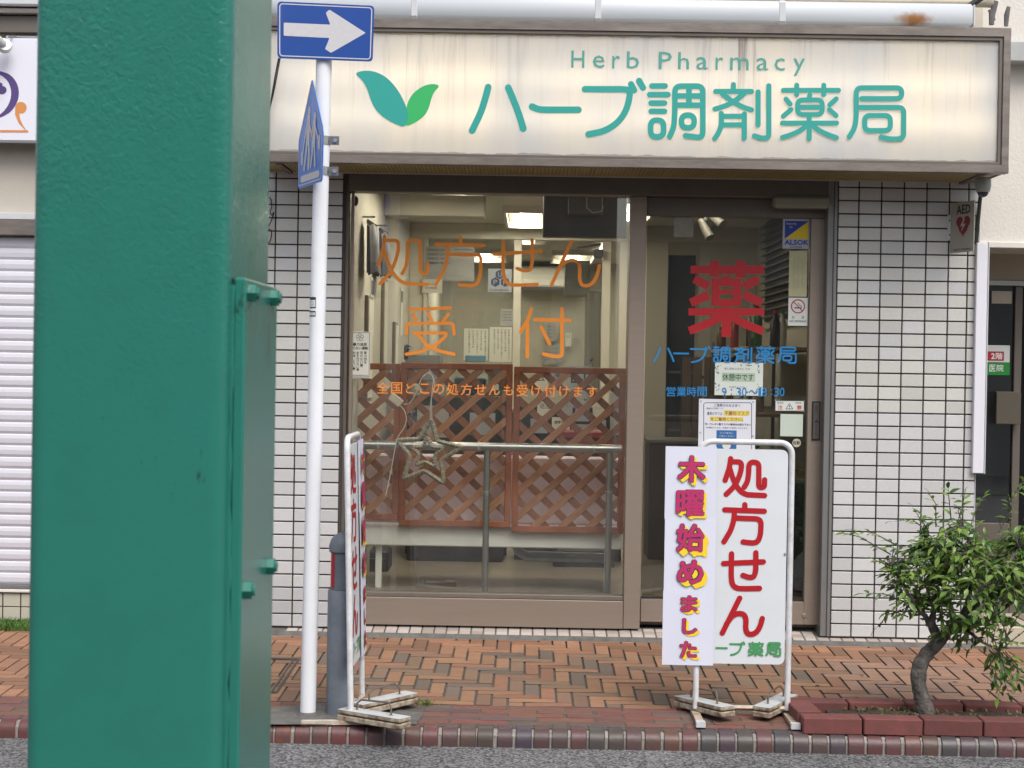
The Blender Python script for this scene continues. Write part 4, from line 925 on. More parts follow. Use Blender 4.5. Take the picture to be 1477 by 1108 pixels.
# posters on the partition
def inner(name, label, cat, px0, py0, px1, py1, Y, m, lines=None, vert=False, ink=None, bold=0.):
    t_ = thing(name, label, cat); x0, x1, z0, z1 = cbox(px0, py0, px1, py1, Y); MB().box(x0, x1, Y - .002, Y, z0, z1).build('sheet', m, t_)
    if lines:
        mb = MB()
        for s_, a, b_, c_, d_ in lines: px_text(mb, s_, a, b_, c_, d_, Y - .002, .0012, bold)
        mb.build('lettering', ink or m_ink, t_)
    return t_
PP = PYW - .012
m_pgrey = mat('poster_grey', (.34, .34, .32), .7, var=.2, vs=5); m_pwhite = mat('poster_white', (.60, .59, .50), .7)
inner('wall_poster', 'grey poster with rows of dark text at the top left of the back partition', 'poster', 614, 356, 684, 405, PP, m_pgrey, [('調剤報酬点数のご案内について', 617, 359 + i * 6.2, 650, 362.5 + i * 6.2) for i in range(4)] + [('指定医療機関', 655, 359 + i * 5, 682, 361.6 + i * 5) for i in range(2)])
t_ = inner('logo_poster', 'grey poster with three dark blue hexagons behind the orange lettering', 'poster', 704, 388, 738, 421.5, PP, mat('poster_bluegrey', (.30, .32, .34), .7), [('名古屋市薬剤師会', 707, 417, 734, 420)])
mb = MB(); PPf = facade(PP - .002)
for (x, y, ch) in ((721, 396, 'J'), (714.5, 407, 'P'), (728.5, 407, 'I')):
    c0 = at(x, y, PP); R_ = 7 * (PP - CAM[1]) / FPX
    mb.add([PPf(c0[0] + R_ * sin(2 * pi * i / 6), c0[1] + R_ * cos(2 * pi * i / 6), .0012) for i in range(6)], [tuple(range(6))])
mb.build('hexagon_mark', mat('hex_blue', (.03, .035, .09), .6), t_)
mb = MB()
for (x, y, ch) in ((721, 396, 'U'), (714.5, 407, 'P'), (728.5, 407, 'r')): px_text(mb, ch, x - 2.6, y - 3.4, x + 2.6, y + 3.4, PP - .002, .0016)
mb.build('mark_letters', m_pgrey, t_)
inner('desk_notice', 'small white card at the left end of the back counter window', 'notice', 609, 403, 638, 423, PP - .01, m_pwhite, [('お知らせ', 613, 408, 626, 411), ('受付時間', 613, 414, 630, 417)])
def vtext_poster(label, px0, py0, px1, py1, cols, rows, txt):
    t_ = thing('handwritten_notice', label, 'notice'); x0, x1, z0, z1 = cbox(px0, py0, px1, py1, PP); MB().box(x0, x1, PP - .002, PP, z0, z1).build('sheet', m_pwhite, t_); mb = MB(); k = 0
    for c_ in range(cols):
        for r in range(rows - (c_ * 3) % 5):
            x = px1 - 4 - c_ * (px1 - px0 - 6) / cols; y = py0 + 3 + r * (py1 - py0 - 6) / rows
            px_text(mb, txt[k % len(txt)], x - 1.3, y, x + 1.3, y + 2.8, PP - .002, .0012); k += 1
    mb.build('lettering', m_ink, t_)
vtext_poster('white sheet of vertical handwriting on the partition, right of its twin', 706, 472, 738, 522, 5, 12, '患者様の皆様へお待ちになる間椅子で処方箋受付順にお呼びします薬の説明ください')
vtext_poster('white sheet of vertical handwriting on the partition, left of its twin', 669, 474, 704, 520, 5, 11, '感染症予防の為番号札取っておよび致しますので少しお待ちください')
inner('calendar_sheet', 'grey sheet pinned above the right handwritten notice', 'notice', 722, 446, 740, 470, PP - .004, m_pgrey, [('お薬手帳', 724, 449 + i * 4, 738, 451 + i * 4) for i in range(4)])
PR = 8.9
inner('memo_sheet', 'upper grey memo sheet on the far wall between strokes of the orange lettering', 'notice', 788, 466, 802, 492, PR, m_pgrey, [('定休日', 790, 470 + i * 5, 800, 472 + i * 5) for i in range(4)])
inner('memo_sheet', 'lower grey memo sheet on the far wall below the other one', 'notice', 784, 499, 806, 526, PR, m_pgrey, [('日月火水木金土', 786, 502 + i * 5, 804, 504 + i * 5) for i in range(4)])
inner('wall_switch', 'small white intercom on the far wall right of the orange lettering', 'intercom', 815.5, 480, 824, 500, PR, mat('ac_white', (0, 0, 0)), [('□', 817, 482, 822, 487)])
# left wall things
m_frame = mat('picture_frame', (.16, .14, .10), .5)
for i, (px, py0, py1, Y, wd, m, lb) in enumerate((
    (516, 318, 395, .55, .28, m_dark, 'dark coat hanging on the left wall nearest the window'),
    (533, 330, 398, 1.3, .30, m_dark, 'second dark coat hanging on the left wall, farther from the window'))):
    t_ = thing('hanging_coat', lb, 'coat'); a = at(px, py0, Y); b_ = at(px, py1, Y)
    mb = MB(); pr = [(.02, a[1]), (.10, a[1] - .03), (.13, a[1] - .16), (.15, b_[1])]
    vs = []; fs = []; n_ = 12
    for r_, z_ in pr:
        for k in range(n_): vs.append((RX0 + .02 + abs(r_ * .6 * sin(2 * pi * k / n_ / 2)) , Y + r_ * 1.1 * cos(pi * k / (n_ - 1)) + .008 * sin(k * 2.3), z_ + .01 * sin(k * 1.7)))
    for i_ in range(3):
        for k in range(n_ - 1): fs.append((i_ * n_ + k, i_ * n_ + k + 1, (i_ + 1) * n_ + k + 1, (i_ + 1) * n_ + k))
    mb.add(vs, fs); mb.build('cloth', m, t_, True)
    MB().tube([(RX0 + .001, Y, a[1] + .02), (RX0 + .07, Y, a[1] + .02)], .006, 6).build('hook', m_steel, t_)
for (Y, z0, z1, wd, lb) in ((.9, 1.15, 1.75, .30, 'narrow framed chart on the left wall under the dark coats'), (1.9, 1.35, 1.9, .25, 'pale framed certificate on the left wall behind the coats'), (2.8, 1.2, 1.65, .25, 'tall wooden frame on the left wall, farthest of the three')):
    t_ = thing('framed_notice', lb, 'frame')
    MB().box(RX0 + .001, RX0 + .02, Y - wd / 2, Y + wd / 2, z0, z1, .003).build('frame', m_frame, t_); MB().box(RX0 + .021, RX0 + .024, Y - wd / 2 + .02, Y + wd / 2 - .02, z0 + .02, z1 - .02).build('sheet', m_pwhite, t_)
# desk clutter on the counter
cl_ = thing('desk_monitor', 'dark grey desk monitor behind the lattice at the left of the counter', 'monitor'); Y_ = 3.2
x0, x1, z0, z1 = cbox(535, 500, 566, 530, Y_); MB().box(x0, x1, Y_, Y_ + .05, z0, z1 , .005).build('screen', mat('screen_blue', (.07, .10, .12), .3), cl_); MB().box((x0 + x1) / 2 - .03, (x0 + x1) / 2 + .03, Y_ + .051, Y_ + .09, RZ0, z1 - .03).build('stand', m_dark, cl_)
bx = thing('blue_tray', 'light blue tray of papers on the counter under the orange lettering', 'tray'); Y_ = 3.95
x0, x1, z0, z1 = cbox(671, 513, 700, 523, Y_); MB().box(x0, x1, Y_, Y_ + .3, z0 + .004, z1, .004).build('tray', mat('tray_blue', (.12, .24, .32), .4), bx); MB().box(x0 + .02, x1 - .02, Y_ + .02, Y_ + .28, z1 + .001, z1 + .012).build('papers', m_pwhite, bx)
cb2 = thing('counter_box', 'grey box on the left of the back counter', 'box'); x0, x1, z0, z1 = cbox(571, 512, 636, 527, 3.9); MB().box(x0, x1, 3.9, 4.15, z0, z1, .005).build('box', mat('box_grey', (.20, .21, .20), .5), cb2); MB().box(x0 + .01, x1 - .01, 3.895, 3.899, z0 + .01, z0 + .02).build('slot', m_dark, cb2)
fl = thing('flower_pot', 'small dark potted flower on the counter left of the orange lettering', 'plant'); Y_ = 3.8; c0 = at(583, 511, Y_)
MB().lathe([(.025, c0[1] - .04), (.035, c0[1])], c0[0], Y_, 12).build('pot', m_dark, fl)
mb = MB()
for k in range(40):
    a_ = random.uniform(0, 2 * pi); r_ = random.uniform(0, .07); z_ = c0[1] + random.uniform(0, .07); p = Vector((c0[0] + r_ * cos(a_), Y_ + r_ * sin(a_), z_)); q = Vector((random.gauss(0, 1), random.gauss(0, 1), random.gauss(0, 1))).normalized() * .018; q2 = q.cross(Vector((.3, .5, .8))).normalized() * .012
    mb.add([p - q, p + q2, p + q, p - q2], [(0, 1, 2, 3)])
tag(mb.build('leaves', mat('dim_leaf', (.07, .08, .12), .6, isl=.5), fl), kind='stuff')
st = thing('counter_bell', 'small dark figure standing on the counter near the right end', 'ornament'); c0 = at(853, 521, 3.95)
MB().lathe([(.02, c0[1] - .035), (.008, c0[1] - .02), (.006, c0[1] + .0), (.016, c0[1] + .012), (.004, c0[1] + .03)], c0[0], 3.95, 12).build('figure', m_dark, st, True)

# bench with pink backrest behind the lattice
bn = thing('waiting_bench', 'long waiting bench with a pale pink back and white panel, behind the lattice', 'bench')
BY = .66
x0, x1, z0, z1 = cbox(512, 657, 905, 756, BY)
MB().box(x0, x1, BY, BY + .06, z0, z1, .012).build('backrest', mat('pink_vinyl', (.80, .68, .70), .5, var=.15, vs=3), bn)
x0, x1, z0, z1 = cbox(508, 758, 898, 789, BY - .12)
m_bw = mat('bench_white', (.74, .72, .63), .5, var=.15, vs=4)
MB().box(x0, x1, BY - .14, BY - .10, z0, z1, .006).build('panel', m_bw, bn)
MB().box(x0, x1, BY - .099, BY + .45, z1 - .04, z1 - .002, .006).build('seat', mat('pink_vinyl', (0, 0, 0)), bn)
for px in (541, 872): x = at(px, 800, BY - .1)[0]; MB().box(x, x + .035, BY - .085, BY - .05, RZ0, z0 + .0, .004).build('leg', m_bw, bn)
for yy in (BY + .1, BY + .35):
    xl, xr = at(752, 790, BY)[0], at(880, 790, BY)[0]; zz = z0 - .0
    MB().tube([(xl - .04, yy, zz), (xl - .03, yy, zz - .05), (xl + .03, yy, zz - .085), (xr, yy, zz - .09)], .016, 10).build('tube', m_galv, bn, True)
lc = thing('leaflet_cabinet', 'dark low cabinet with leaflets, seen through the middle lattice panel', 'cabinet'); Y_ = 1.9
x0, x1, z0, z1 = cbox(590, 572, 728, 650, Y_)
MB().box(x0, x1, Y_, Y_ + .35, RZ0, z1, .006).build('body', m_dark, lc); MB().box(x0 + .05, x0 + .25, Y_ - .004, Y_ - .001, z1 - .26, z1 - .06).build('leaflet', m_pgrey, lc); MB().box(x1 - .22, x1 - .06, Y_ - .004, Y_ - .001, z1 - .24, z1 - .1).build('leaflet', mat('poster_bluegrey', (0, 0, 0)), lc)
lf = thing('magazine_rack', 'rack of white leaflets and cards seen through the right lattice panel', 'rack'); Y_ = 2.0
x0, x1, z0, z1 = cbox(745, 560, 900, 650, Y_)
MB().box(x0, x1, Y_ + .05, Y_ + .3, RZ0, z1 - .12, .006).build('rack', m_dark, lf)
cards = [(770, 532, 790, 566, '会'), (796, 530, 812, 560, '薬'), (820, 528, 848, 575, '□'), (775, 578, 797, 600, '退屈'), (806, 578, 826, 600, 'おくすり'), (830, 578, 850, 608, 'イ'), (855, 580, 872, 605, 'サービス'), (880, 568, 902, 628, '薬局'), (765, 604, 790, 625, '相談'), (796, 602, 822, 620, '健康手帳'), (826, 612, 850, 622, '受診'), (856, 606, 874, 628, '人ト')]
for k, (a, b_, c_, d_, s_) in enumerate(cards):
    x0, x1, z0, z1 = cbox(a, b_, c_, d_, Y_); o = MB().box(x0, x1, Y_, Y_ + .004, z0, z1).build('leaflet', (m_pwhite, m_pgrey, mat('poster_bluegrey', (0, 0, 0)))[k % 3], lf)
    mb = MB(); px_text(mb, s_, a + 3, b_ + 4, c_ - 3, (b_ + d_) / 2 + 1, Y_, .001, keep=True); mb.build('lettering', m_ink, o)
rb = thing('red_box', 'dark red box low behind the right lattice panel', 'box'); x0, x1, z0, z1 = cbox(806, 622, 885, 645, 1.7); MB().box(x0, x1, 1.7, 1.9, z0, z1, .008).build('box', mat('dull_red3', (.22, .04, .045), .5), rb); MB().box(x0, x1, 1.695, 1.699, (z0 + z1) / 2, (z0 + z1) / 2 + .008).build('lid_edge', m_dark, rb)
hs_ = thing('box_pedestal', 'low dark stand under the red box', 'stand'); MB().box(x0 - .02, x1 + .02, 1.72, 1.95, RZ0, z0 - .001, .004).build('stand', m_dark, hs_); MB().box(x0, x1, 1.715, 1.719, RZ0 + .1, RZ0 + .12).build('rail', m_jamb, hs_)

for (a, b_, c_, d_, Y_, m__, nm, lb) in (
    (592, 536, 640, 572, 2.4, m_pgrey, 'printer', 'grey printer on the low cabinet behind the middle lattice panel'),
    (655, 545, 700, 574, 2.5, mat('dim_blue', (.06, .08, .11), .5), 'file_box', 'dark blue file box behind the middle lattice panel'),
    (704, 532, 732, 573, 2.3, mat('dim_teal', (.09, .12, .11), .5), 'file_box', 'upright grey green file box by the edge of the middle lattice panel'),
    (505, 545, 560, 640, 2.6, mat('dim_grey', (.12, .12, .11), .5), 'side_cabinet', 'grey side cabinet behind the left lattice panel'),
    (512, 795, 560, 842, 1.3, m_dark, 'floor_bag', 'black bag on the floor under the left end of the bench'),
    (845, 420, 866, 530, 5.0, mat('pale_cabinet', (.45, .43, .35), .5), 'tall_locker', 'tall pale locker in the back room at the right')):
    t_ = thing(nm, lb, nm.replace('_', ' ')); x0, x1, z0, z1 = cbox(a, b_, c_, d_, Y_)
    if nm in ('side_cabinet', 'tall_locker', 'floor_bag'): z0 = RZ0
    MB().box(x0, x1, Y_, Y_ + .28, z0, z1, .01).build('body', m__, t_)
    MB().box(x0 + .02, x1 - .02, Y_ - .005, Y_ - .001, z0 + (z1 - z0) * .62, z0 + (z1 - z0) * .66).build('slot', m_jamb, t_)
    MB().box(x0 + .03, x0 + .07, Y_ - .006, Y_ - .001, z0 + (z1 - z0) * .25, z0 + (z1 - z0) * .5).build('tag', m_pwhite, t_)
t_ = thing('equipment_stand', 'dark stand carrying the printer and file boxes behind the middle lattice panel', 'stand'); xa_, xb_ = at(588, 575, 2.3)[0], at(734, 575, 2.3)[0]; zz_ = at(660, 575, 2.3)[1]
MB().box(xa_, xb_, 2.28, 2.8, zz_ - .03, zz_ - .002).build('top', m_jamb, t_)
for x_ in (xa_, xb_ - .03): MB().box(x_, x_ + .03, 2.3, 2.78, RZ0, zz_ - .031).build('leg', m_dark, t_)
for i_, (Y_, px_, py_, lb) in enumerate(((1.15, 541, 430, 'long narrow paper chart hanging on the left wall'), (3.4, 570, 440, 'small calendar hanging at the far end of the left wall'))):
    t_ = thing('hanging_paper', lb, 'paper'); z_ = at(px_, py_, Y_)[1]
    MB().box(RX0 + .001, RX0 + .006, Y_ - .10, Y_ + .10, z_ - .22, z_ + .12).build('sheet', m_pwhite, t_); MB().box(RX0 + .0065, RX0 + .009, Y_ - .08, Y_ + .08, z_ + .02, z_ + .10).build('picture', mat('dim_blue', (0, 0, 0)), t_)
# lattice panels
LYP = .47
def lattice(px0, py0, px1, py1, lb, dz=0.):
    t_ = thing('lattice_panel', lb, 'trellis', 'brown wooden lattice panels standing inside the window')
    x0, x1, z0, z1 = cbox(px0, py0, px1, py1, LYP); fw = .034; Y0 = LYP; Y1 = LYP + .028
    for a in ((x0, x1, z1 - fw, z1), (x0, x1, z0, z0 + fw)): MB().box(a[0], a[1], Y0, Y1, a[2], a[3], .003).build('rail', m_wood, t_)
    for a in ((x0, x0 + fw), (x1 - fw, x1)): MB().box(a[0], a[1], Y0 - .0005, Y1, z0 + fw + .0005, z1 - fw - .0005, .003).build('stile', m_wood, t_)
    ix0, ix1, iz0, iz1 = x0 + fw * .6, x1 - fw * .6, z0 + fw * .6, z1 - fw * .6; p = .098 * math.sqrt(2) * .98
    for sgn, yy in ((1, Y0 + .003), (-1, Y0 + .0135)):
        # lines z = sgn*(x-ix0)*k + c
        kk = .92; c = iz0 - (ix1 - ix0) * (kk if sgn > 0 else 0) + .03; cmax = iz1 + (0 if sgn > 0 else (ix1 - ix0) * kk)
        while c < cmax:
            pts = []
            f = lambda x: sgn * (x - ix0) * kk + c
            for x in (ix0, ix1):
                if iz0 <= f(x) <= iz1: pts.append((x, f(x)))
            for z in (iz0, iz1):
                x = ix0 + (z - c) * sgn / kk
                if ix0 < x < ix1: pts.append((x, z))
            if len(pts) >= 2:
                a, b_ = Vector(pts[0]), Vector(pts[1]); l = (b_ - a).length
                if l > .05:
                    m_ = (a + b_) / 2; an = math.atan2(b_.y - a.y, b_.x - a.x)
                    me = MB().box(-l / 2 + .008, l / 2 - .008, 0, .009, -.019, .019, .002).mesh('slat', m_slat)
                    sl_ = link('slat', me, t_, (m_.x, yy, m_.y), (0, -an, 0)); k = random.uniform(.82, 1.15); cs0 = (.42, .20, .098) if sgn > 0 else (.27, .115, .06); sl_.color = (*[a_ * k for a_ in cs0], 1)  # rear slats darker: their shade is put into the slat colour
            c += p
lattice(492, 524, 576, 750, 'left lattice panel, partly behind the edge-on standing board')
lattice(571 + 5.5, 524, 738, 760, 'middle lattice panel with the star lamp hanging in front of it')
lattice(739.5, 530, 901, 769, 'right lattice panel, a little lower than its neighbours')

# handrail inside the window
hr = thing('handrail', 'brushed steel handrail on three posts just inside the window', 'handrail'); HY = .33
xa, xb = at(505, 642, HY)[0], at(897, 647, HY)[0]; za = at(720, 645, HY)[1]
MB().tube([(xa, HY, za), (xb, HY, za)], .0235, 20).build('rail', m_steel, hr, True)
for px in (522, 701, 878):
    x = at(px, 750, HY)[0] + (.0 if px < 600 else 0)
    MB().tube([(x, HY, RZ0 + .006), (x, HY, za - .018)], .0175, 16).build('post', m_steel, hr, True)
    MB().lathe([(.030, RZ0), (.030, RZ0 + .008), (.0185, RZ0 + .010)], x, HY, 20).build('base_flange', m_steel, hr)
m_zip = mat('cable_tie', (.6, .6, .56), .5)
for (px, py, v_) in ((690, 645, 0), (856, 645, 0), (701, 709, 1), (878, 709, 1), (545, 645, 0)):
    x, z = at(px, py, HY); r_ = .0255 if v_ == 0 else .0195
    mb = MB()
    pts = [(x, HY + r_ * cos(a_), za + r_ * sin(a_)) if v_ == 0 else (x + r_ * cos(a_), HY + r_ * sin(a_), z) for a_ in [2 * pi * k / 16 for k in range(16)]]
    mb.tube(pts, .0018, 6, closed=True); mb.tube([(x, HY - .026, (za if v_ == 0 else z)), (x + .012, HY - .034, (za if v_ == 0 else z) - .018)], .0014, 5); tag(mb.build('cable_tie', m_zip, hr), None)
rbox('inner_sill', RX0 + .002, at(905, 700, .2)[0], .152, .164, .03, ZS - .002, m_jamb, room, 0)

# star lamp
sr_t = thing('star_lamp', 'tinsel tube star lamp with a small star inside a big one, hanging before the handrail', 'star lamp'); SYY = .20
ZS7 = (560, 560, 6.929)
outer = [(430,310),(490,530),(735,590),(530,715),(555,955),(365,825),(155,905),(225,680),(80,520),(310,510)]
innr = [(385,480),(435,590),(560,600),(465,670),(470,790),(370,735),(270,775),(310,660),(230,590),(350,590)]
m_tin = mat('tinsel_tube', (.17, .14, .085), .35, var=.6, vs=60, vcol=(.36, .32, .2), bump=1., bs=260, spec=.8)
m_wire = mat('cream_wire', (.52, .48, .38), .4)
for pts, r_ in ((outer, .0125), (innr, .0105)):
    q = [at(560 + a / 6.929, 560 + b_ / 6.929, SYY) for a, b_ in pts]
    q3 = fillet([Vector(p) for p in q], .016, True, 4)
    MB().tube([(p[0], SYY, p[1]) for p in q3], r_, 10, closed=True).build('tinsel_tube', m_tin, sr_t, True)
    MB().tube([(p[0] - .006, SYY - r_ - .002, p[1] + .004) for p in q], .0016, 6, closed=True).build('wire_outline', m_wire, sr_t)
    mb = MB()
    for i in range(len(q)):
        a, b_ = Vector(q[i]), Vector(q[(i + 1) % len(q)])
        for f_ in (.25, .5, .75):
            p = a.lerp(b_, f_); d = (b_ - a).normalized(); nn = Vector((-d.y, d.x)) * (r_ + .003)
            mb.tube([(p.x - nn.x, SYY, p.y - nn.y), (p.x, SYY - r_ - .003, p.y), (p.x + nn.x, SYY, p.y + nn.y)], .0016, 5)
    tag(mb.build('clip', m_wire, sr_t), None)
def cable(name, pts, Y, r, m, parent):
    q = [at(*p, Y) for p in pts]; q3 = fillet([Vector(p) for p in q], .05, False, 4)
    return MB().tube([(p[0], Y, p[1]) for p in q3], r, 7).build(name, m, parent, True)
m_cord = mat('white_cord', (.60, .57, .47), .5)
cable('cord', [(621,606),(620,580),(628,555),(624,541),(615,538),(608,545),(604,556),(598,572),(590,583),(582,583)], SYY - .02, .0022, m_cord, sr_t)
cable('cord', [(623,606),(622,570),(626,545),(618,536),(611,543)], SYY - .03, .0022, m_cord, sr_t)
cable('cord', [(576,584),(584,592),(587,605),(583,618),(573,630),(568,655),(563,685),(556,715)], SYY - .02, .0022, m_cord, sr_t)
x, z = at(571, 577, SYY - .02); o = MB().box(-.036, .036, -.012, .012, -.022, .022, .004).build('battery_box', mat('battery_box', (.55, .50, .36), .5), sr_t); o.location = (x, SYY - .02, z); o.rotation_euler = (0, radians(38), 0)

# right side of the shop behind the door
bl = thing('louvre_blind', 'dark louvre blind on the right wall seen through the top of the door', 'blind')
MB().box(RX1 - .02, RX1 - .001, .8, 3.6, 1.72, 2.44).build('window', mat('blind_back', (.012, .012, .014), .4), bl)
for i in range(14):
    o = MB().box(RX1 - .055, RX1 - .025, .8, 3.6, 1.74 + i * .05, 1.748 + i * .05).build('slat', mat('blind_slat', (.14, .13, .12), .5), bl)
rbox('wall_skirting', RX1 - .03, RX1 - .001, .8, 3.6, 1.66, 1.70, m_beige, bl, .003)
sh = thing('display_shelf', 'wooden display shelf of bottles along the right wall behind the door', 'shelf')
SHY0, SHY1 = .9, 2.9
for z_ in (1.50, 1.12, .75, .42): MB().box(1.24, RX1 - .03, SHY0, SHY1, z_ - .02, z_, .003).build('shelf', mat('shelf_wood', (.35, .26, .14), .5, var=.3), sh)
for (x_, y_) in ((1.245, SHY0), (1.245, SHY1 - .03), (1.66, SHY0), (1.66, SHY1 - .03)): MB().box(x_, x_ + .022, y_, y_ + .022, RZ0, 1.55).build('post', m_jamb, sh)
names = ['tall brown bottle', 'short clear bottle', 'white tub', 'dark bottle', 'green capped bottle', 'pale packet']
cols = [(.10, .05, .02), (.35, .36, .33), (.6, .58, .5), (.02, .02, .025), (.05, .16, .08), (.5, .42, .35), (.3, .05, .05)]
bm_ = {}
for k, c_ in enumerate(cols): bm_[k] = mat('bottle_%d' % k, c_, .25)
for z_, n_ in ((1.50, 9), (1.12, 8), (.75, 8)):
    for i in range(n_):
        k = random.randrange(7); x_ = random.uniform(1.27, 1.52); y_ = SHY0 + .12 + i * .2; h_ = random.uniform(.14, .28) if z_ > 1.4 else random.uniform(.1, .2); r_ = random.uniform(.022, .036)
        t_ = thing('bottle', '%s on the %s shelf behind the door, number %s from the front' % (['brown bottle', 'clear bottle', 'white tub', 'black bottle', 'green bottle', 'pale pink tub', 'dark red bottle'][k], {1.50: 'top', 1.12: 'middle', .75: 'bottom'}[z_], ['one', 'two', 'three', 'four', 'five', 'six', 'seven', 'eight', 'nine'][i]), 'bottle', 'bottles and tubs on the display shelf')
        MB().lathe([(r_, z_ + .001), (r_, z_ + h_ * .65), (r_ * .45, z_ + h_ * .8), (r_ * .45, z_ + h_ * .92)], x_, y_, 12).build('body', bm_[k], t_, True)
        MB().lathe([(r_ * .5, z_ + h_ * .921), (r_ * .5, z_ + h_)], x_, y_, 10).build('cap', bm_[(k + 3) % 7], t_)
rk = thing('slatted_rack', 'brown slatted rack low behind the door, right of the mask notice', 'rack')
for i in range(5): MB().box(1.05 + i * .075, 1.11 + i * .075, 2.9, 2.92, .75, 1.45).build('slat', mat('rack_brown', (.17, .12, .075), .6, var=.4, vs=6), rk)
for z_ in (.8, 1.05, 1.3): MB().box(1.04, 1.42, 2.921, 2.935, z_, z_ + .02).build('rail', m_dark, rk)
for x_ in (1.04, 1.40): MB().box(x_, x_ + .02, 2.936, 2.95, RZ0, 1.46).build('leg', m_dark, rk)
sp = thing('spotlight', 'pair of white spotlight heads hanging inside the top of the door', 'spotlight')
Y_ = 1.2; a = at(1018, 318, Y_)
MB().tube([(a[0], Y_, RZ1 - .001), (a[0], Y_, a[1])], .012, 8).build('stem', m_galv, sp)
m_sp = mat('spot_white', (.22, .21, .18), .4)
for (p0, p1) in (((1010, 318), (1024, 343)), ((1026, 312), (1042, 324))):
    u, v = at(*p0, Y_), at(*p1, Y_ - .06); MB().tube([(u[0], Y_, u[1]), ((u[0] + v[0]) / 2, Y_ - .03, (u[1] + v[1]) / 2), (v[0], Y_ - .06, v[1])], [.018, .024, .028], 14).build('lamp_head', m_sp, sp, True)
gb = thing('green_banner', 'dull green board leaning inside the door at the right', 'board'); x0, x1, z0, z1 = cbox(1138, 697, 1160, 832, .6); MB().box(x0, x1, .6, .62, z0, z1, .002).build('board', mat('board_green', (.03, .10, .075), .5), gb); MB().box(x0 - .01, x1 + .01, .6, .64, RZ0, z0 - .001).build('foot', m_dark, gb)
dm = thing('low_counter', 'dark counter front low behind the left part of the door glass', 'counter'); x0, x1, z0, z1 = cbox(935, 640, 1010, 850, 2.2); MB().box(x0, x1, 2.2, 2.6, RZ0, z1, .01).build('front', mat('counter_dark', (.045, .04, .035), .4, var=.3), dm); MB().box(x0 - .01, x1 + .01, 2.18, 2.62, z1 + .001, z1 + .025, .004).build('top', m_jamb, dm)

# ================================================================== NEIGHBOURS
nb = thing('left_building', 'beige building with a white sign and rolled down shutter, at the left edge', 'building')
NYL = .15
Xn1 = -1.95
def zl(py, Y=NYL): return at(25, py, Y)[1]
rbox('wall', -6, Xn1, NYL, NYL + .3, -.1, 6.5, mat('left_wall', (.50, .46, .40), .8, var=.2, vs=2, bump=.3, bs=70), nb, 0)
rbox('eave_rail', -6, Xn1, NYL - .12, NYL - .002, zl(15), zl(2), m_white, nb, .01)
rbox('eave_rail', -6, Xn1, NYL - .10, NYL - .002, zl(25), zl(17), m_soffit, nb, .004)
rbox('dark_band', -6, Xn1, NYL - .06, NYL - .002, zl(50), zl(26), m_alu_d, nb, .002)
rbox('ledge', -6, Xn1, NYL - .05, NYL - .002, zl(318), zl(308), m_white, nb, .003)
rbox('shutter_box', -6, Xn1, NYL - .08, NYL - .002, zl(341), zl(319), m_soffit, nb, .004)
shm = mat('shutter_white', (.60, .60, .66), .4, var=.12, vs=2)
zt, zb = zl(341.5), zl(842); n_ = 30; ph = (zt - zb) / n_
shu = MB().box(-6, Xn1, NYL - .01, NYL - .001, zb, zt).build('shutter', m_jamb, nb)
mb = MB(); xs0, xs1 = -6 + .0, Xn1 - .01
pr = [(-.021, .0004), (-.028, ph * .22), (-.030, ph * .6), (-.027, ph * .88), (-.021, ph - .0004)]
me_v = [(x, y_ , z_) for x in (-2.9, Xn1 - .01) for y_, z_ in pr]
me_s = MB().add(me_v, [(i, i + 1, i + 6, i + 5) for i in range(4)] + [(0, 1, 2, 3, 4), (5, 6, 7, 8, 9), (0, 5, 9, 4)]).mesh('slat', shm)
for i in range(n_): link('slat', me_s, shu, (0, NYL, zb + i * ph))
me_s2 = MB().add([(x, y_, z_) for x in (-6, -2.91) for y_, z_ in pr], [(i, i + 1, i + 6, i + 5) for i in range(4)]).mesh('slat', shm)
for i in range(n_): link('slat', me_s2, shu, (0, NYL, zb + i * ph))
rbox('bottom_bar', -6, Xn1 - .01, NYL - .035, NYL - .0015, zb - .03, zb - .001, m_jamb, nb, .003)
wl = rbox('plinth', -6, Xn1, NYL - .055, NYL - .002, -.06, zl(850), m_grout, nb, 0)
me = MB().box(-.044, .044, -.004, 0, -.044, .044, .002).mesh('tile', m_tile)
zc_ = zl(850) - .012
z1_ = zl(853); z0_ = zl(893)
for r in range(2):
    for i in range(12):
        hh = (z1_ - z0_) / 2
        o = link('tile', me, wl, (-2.0 - i * .094 - .03, NYL - .055, z1_ - hh * (r + .5)), None, (1, 1, hh / .094)); o.color = (.5, .47, .38, 1)
rbox('sill', -6, Xn1, NYL - .075, NYL - .056, z1_ + .003, z1_ + .018, m_stucco, wl, .003)
ls = thing('left_sign', 'white sign on the left building with a purple curl and an orange comma', 'sign'); Y_ = NYL - .12
x0, x1, z0, z1 = cbox(-300, 53, 60, 201, Y_)
MB().box(x0, Xn1, Y_, Y_ + .055, z0, z1, .004).build('panel', mat('sign_white', (.70, .70, .78), .4), ls)
MB().box(x0, Xn1, Y_ - .002, Y_ + .05, z0 - .012, z0 - .0005, .002).build('frame', m_jamb, ls)
P_ = facade(Y_)
zz = lambda a, b_: at(a / 3.267, b_ / 3.267, Y_)    # crop (0,0,60,340) scale 3.267
q = fillet([Vector(zz(a, b_)) for a, b_ in [(-60,330),(0,342),(45,365),(70,410),(72,460),(50,510),(10,545),(-60,570)]], .05); mb = MB(); n_ = len(q)
vs = []; 
for i, p in enumerate(q):
    f_ = sin(pi * min(1, max(0, i / (n_ - 1)))); d = (q[min(i + 1, n_ - 1)] - q[max(i - 1, 0)]).normalized(); nn = Vector((-d.y, d.x)) * (.004 + .016 * f_)
    vs += [P_(*(p + nn), .001), P_(*(p - nn), .001)]
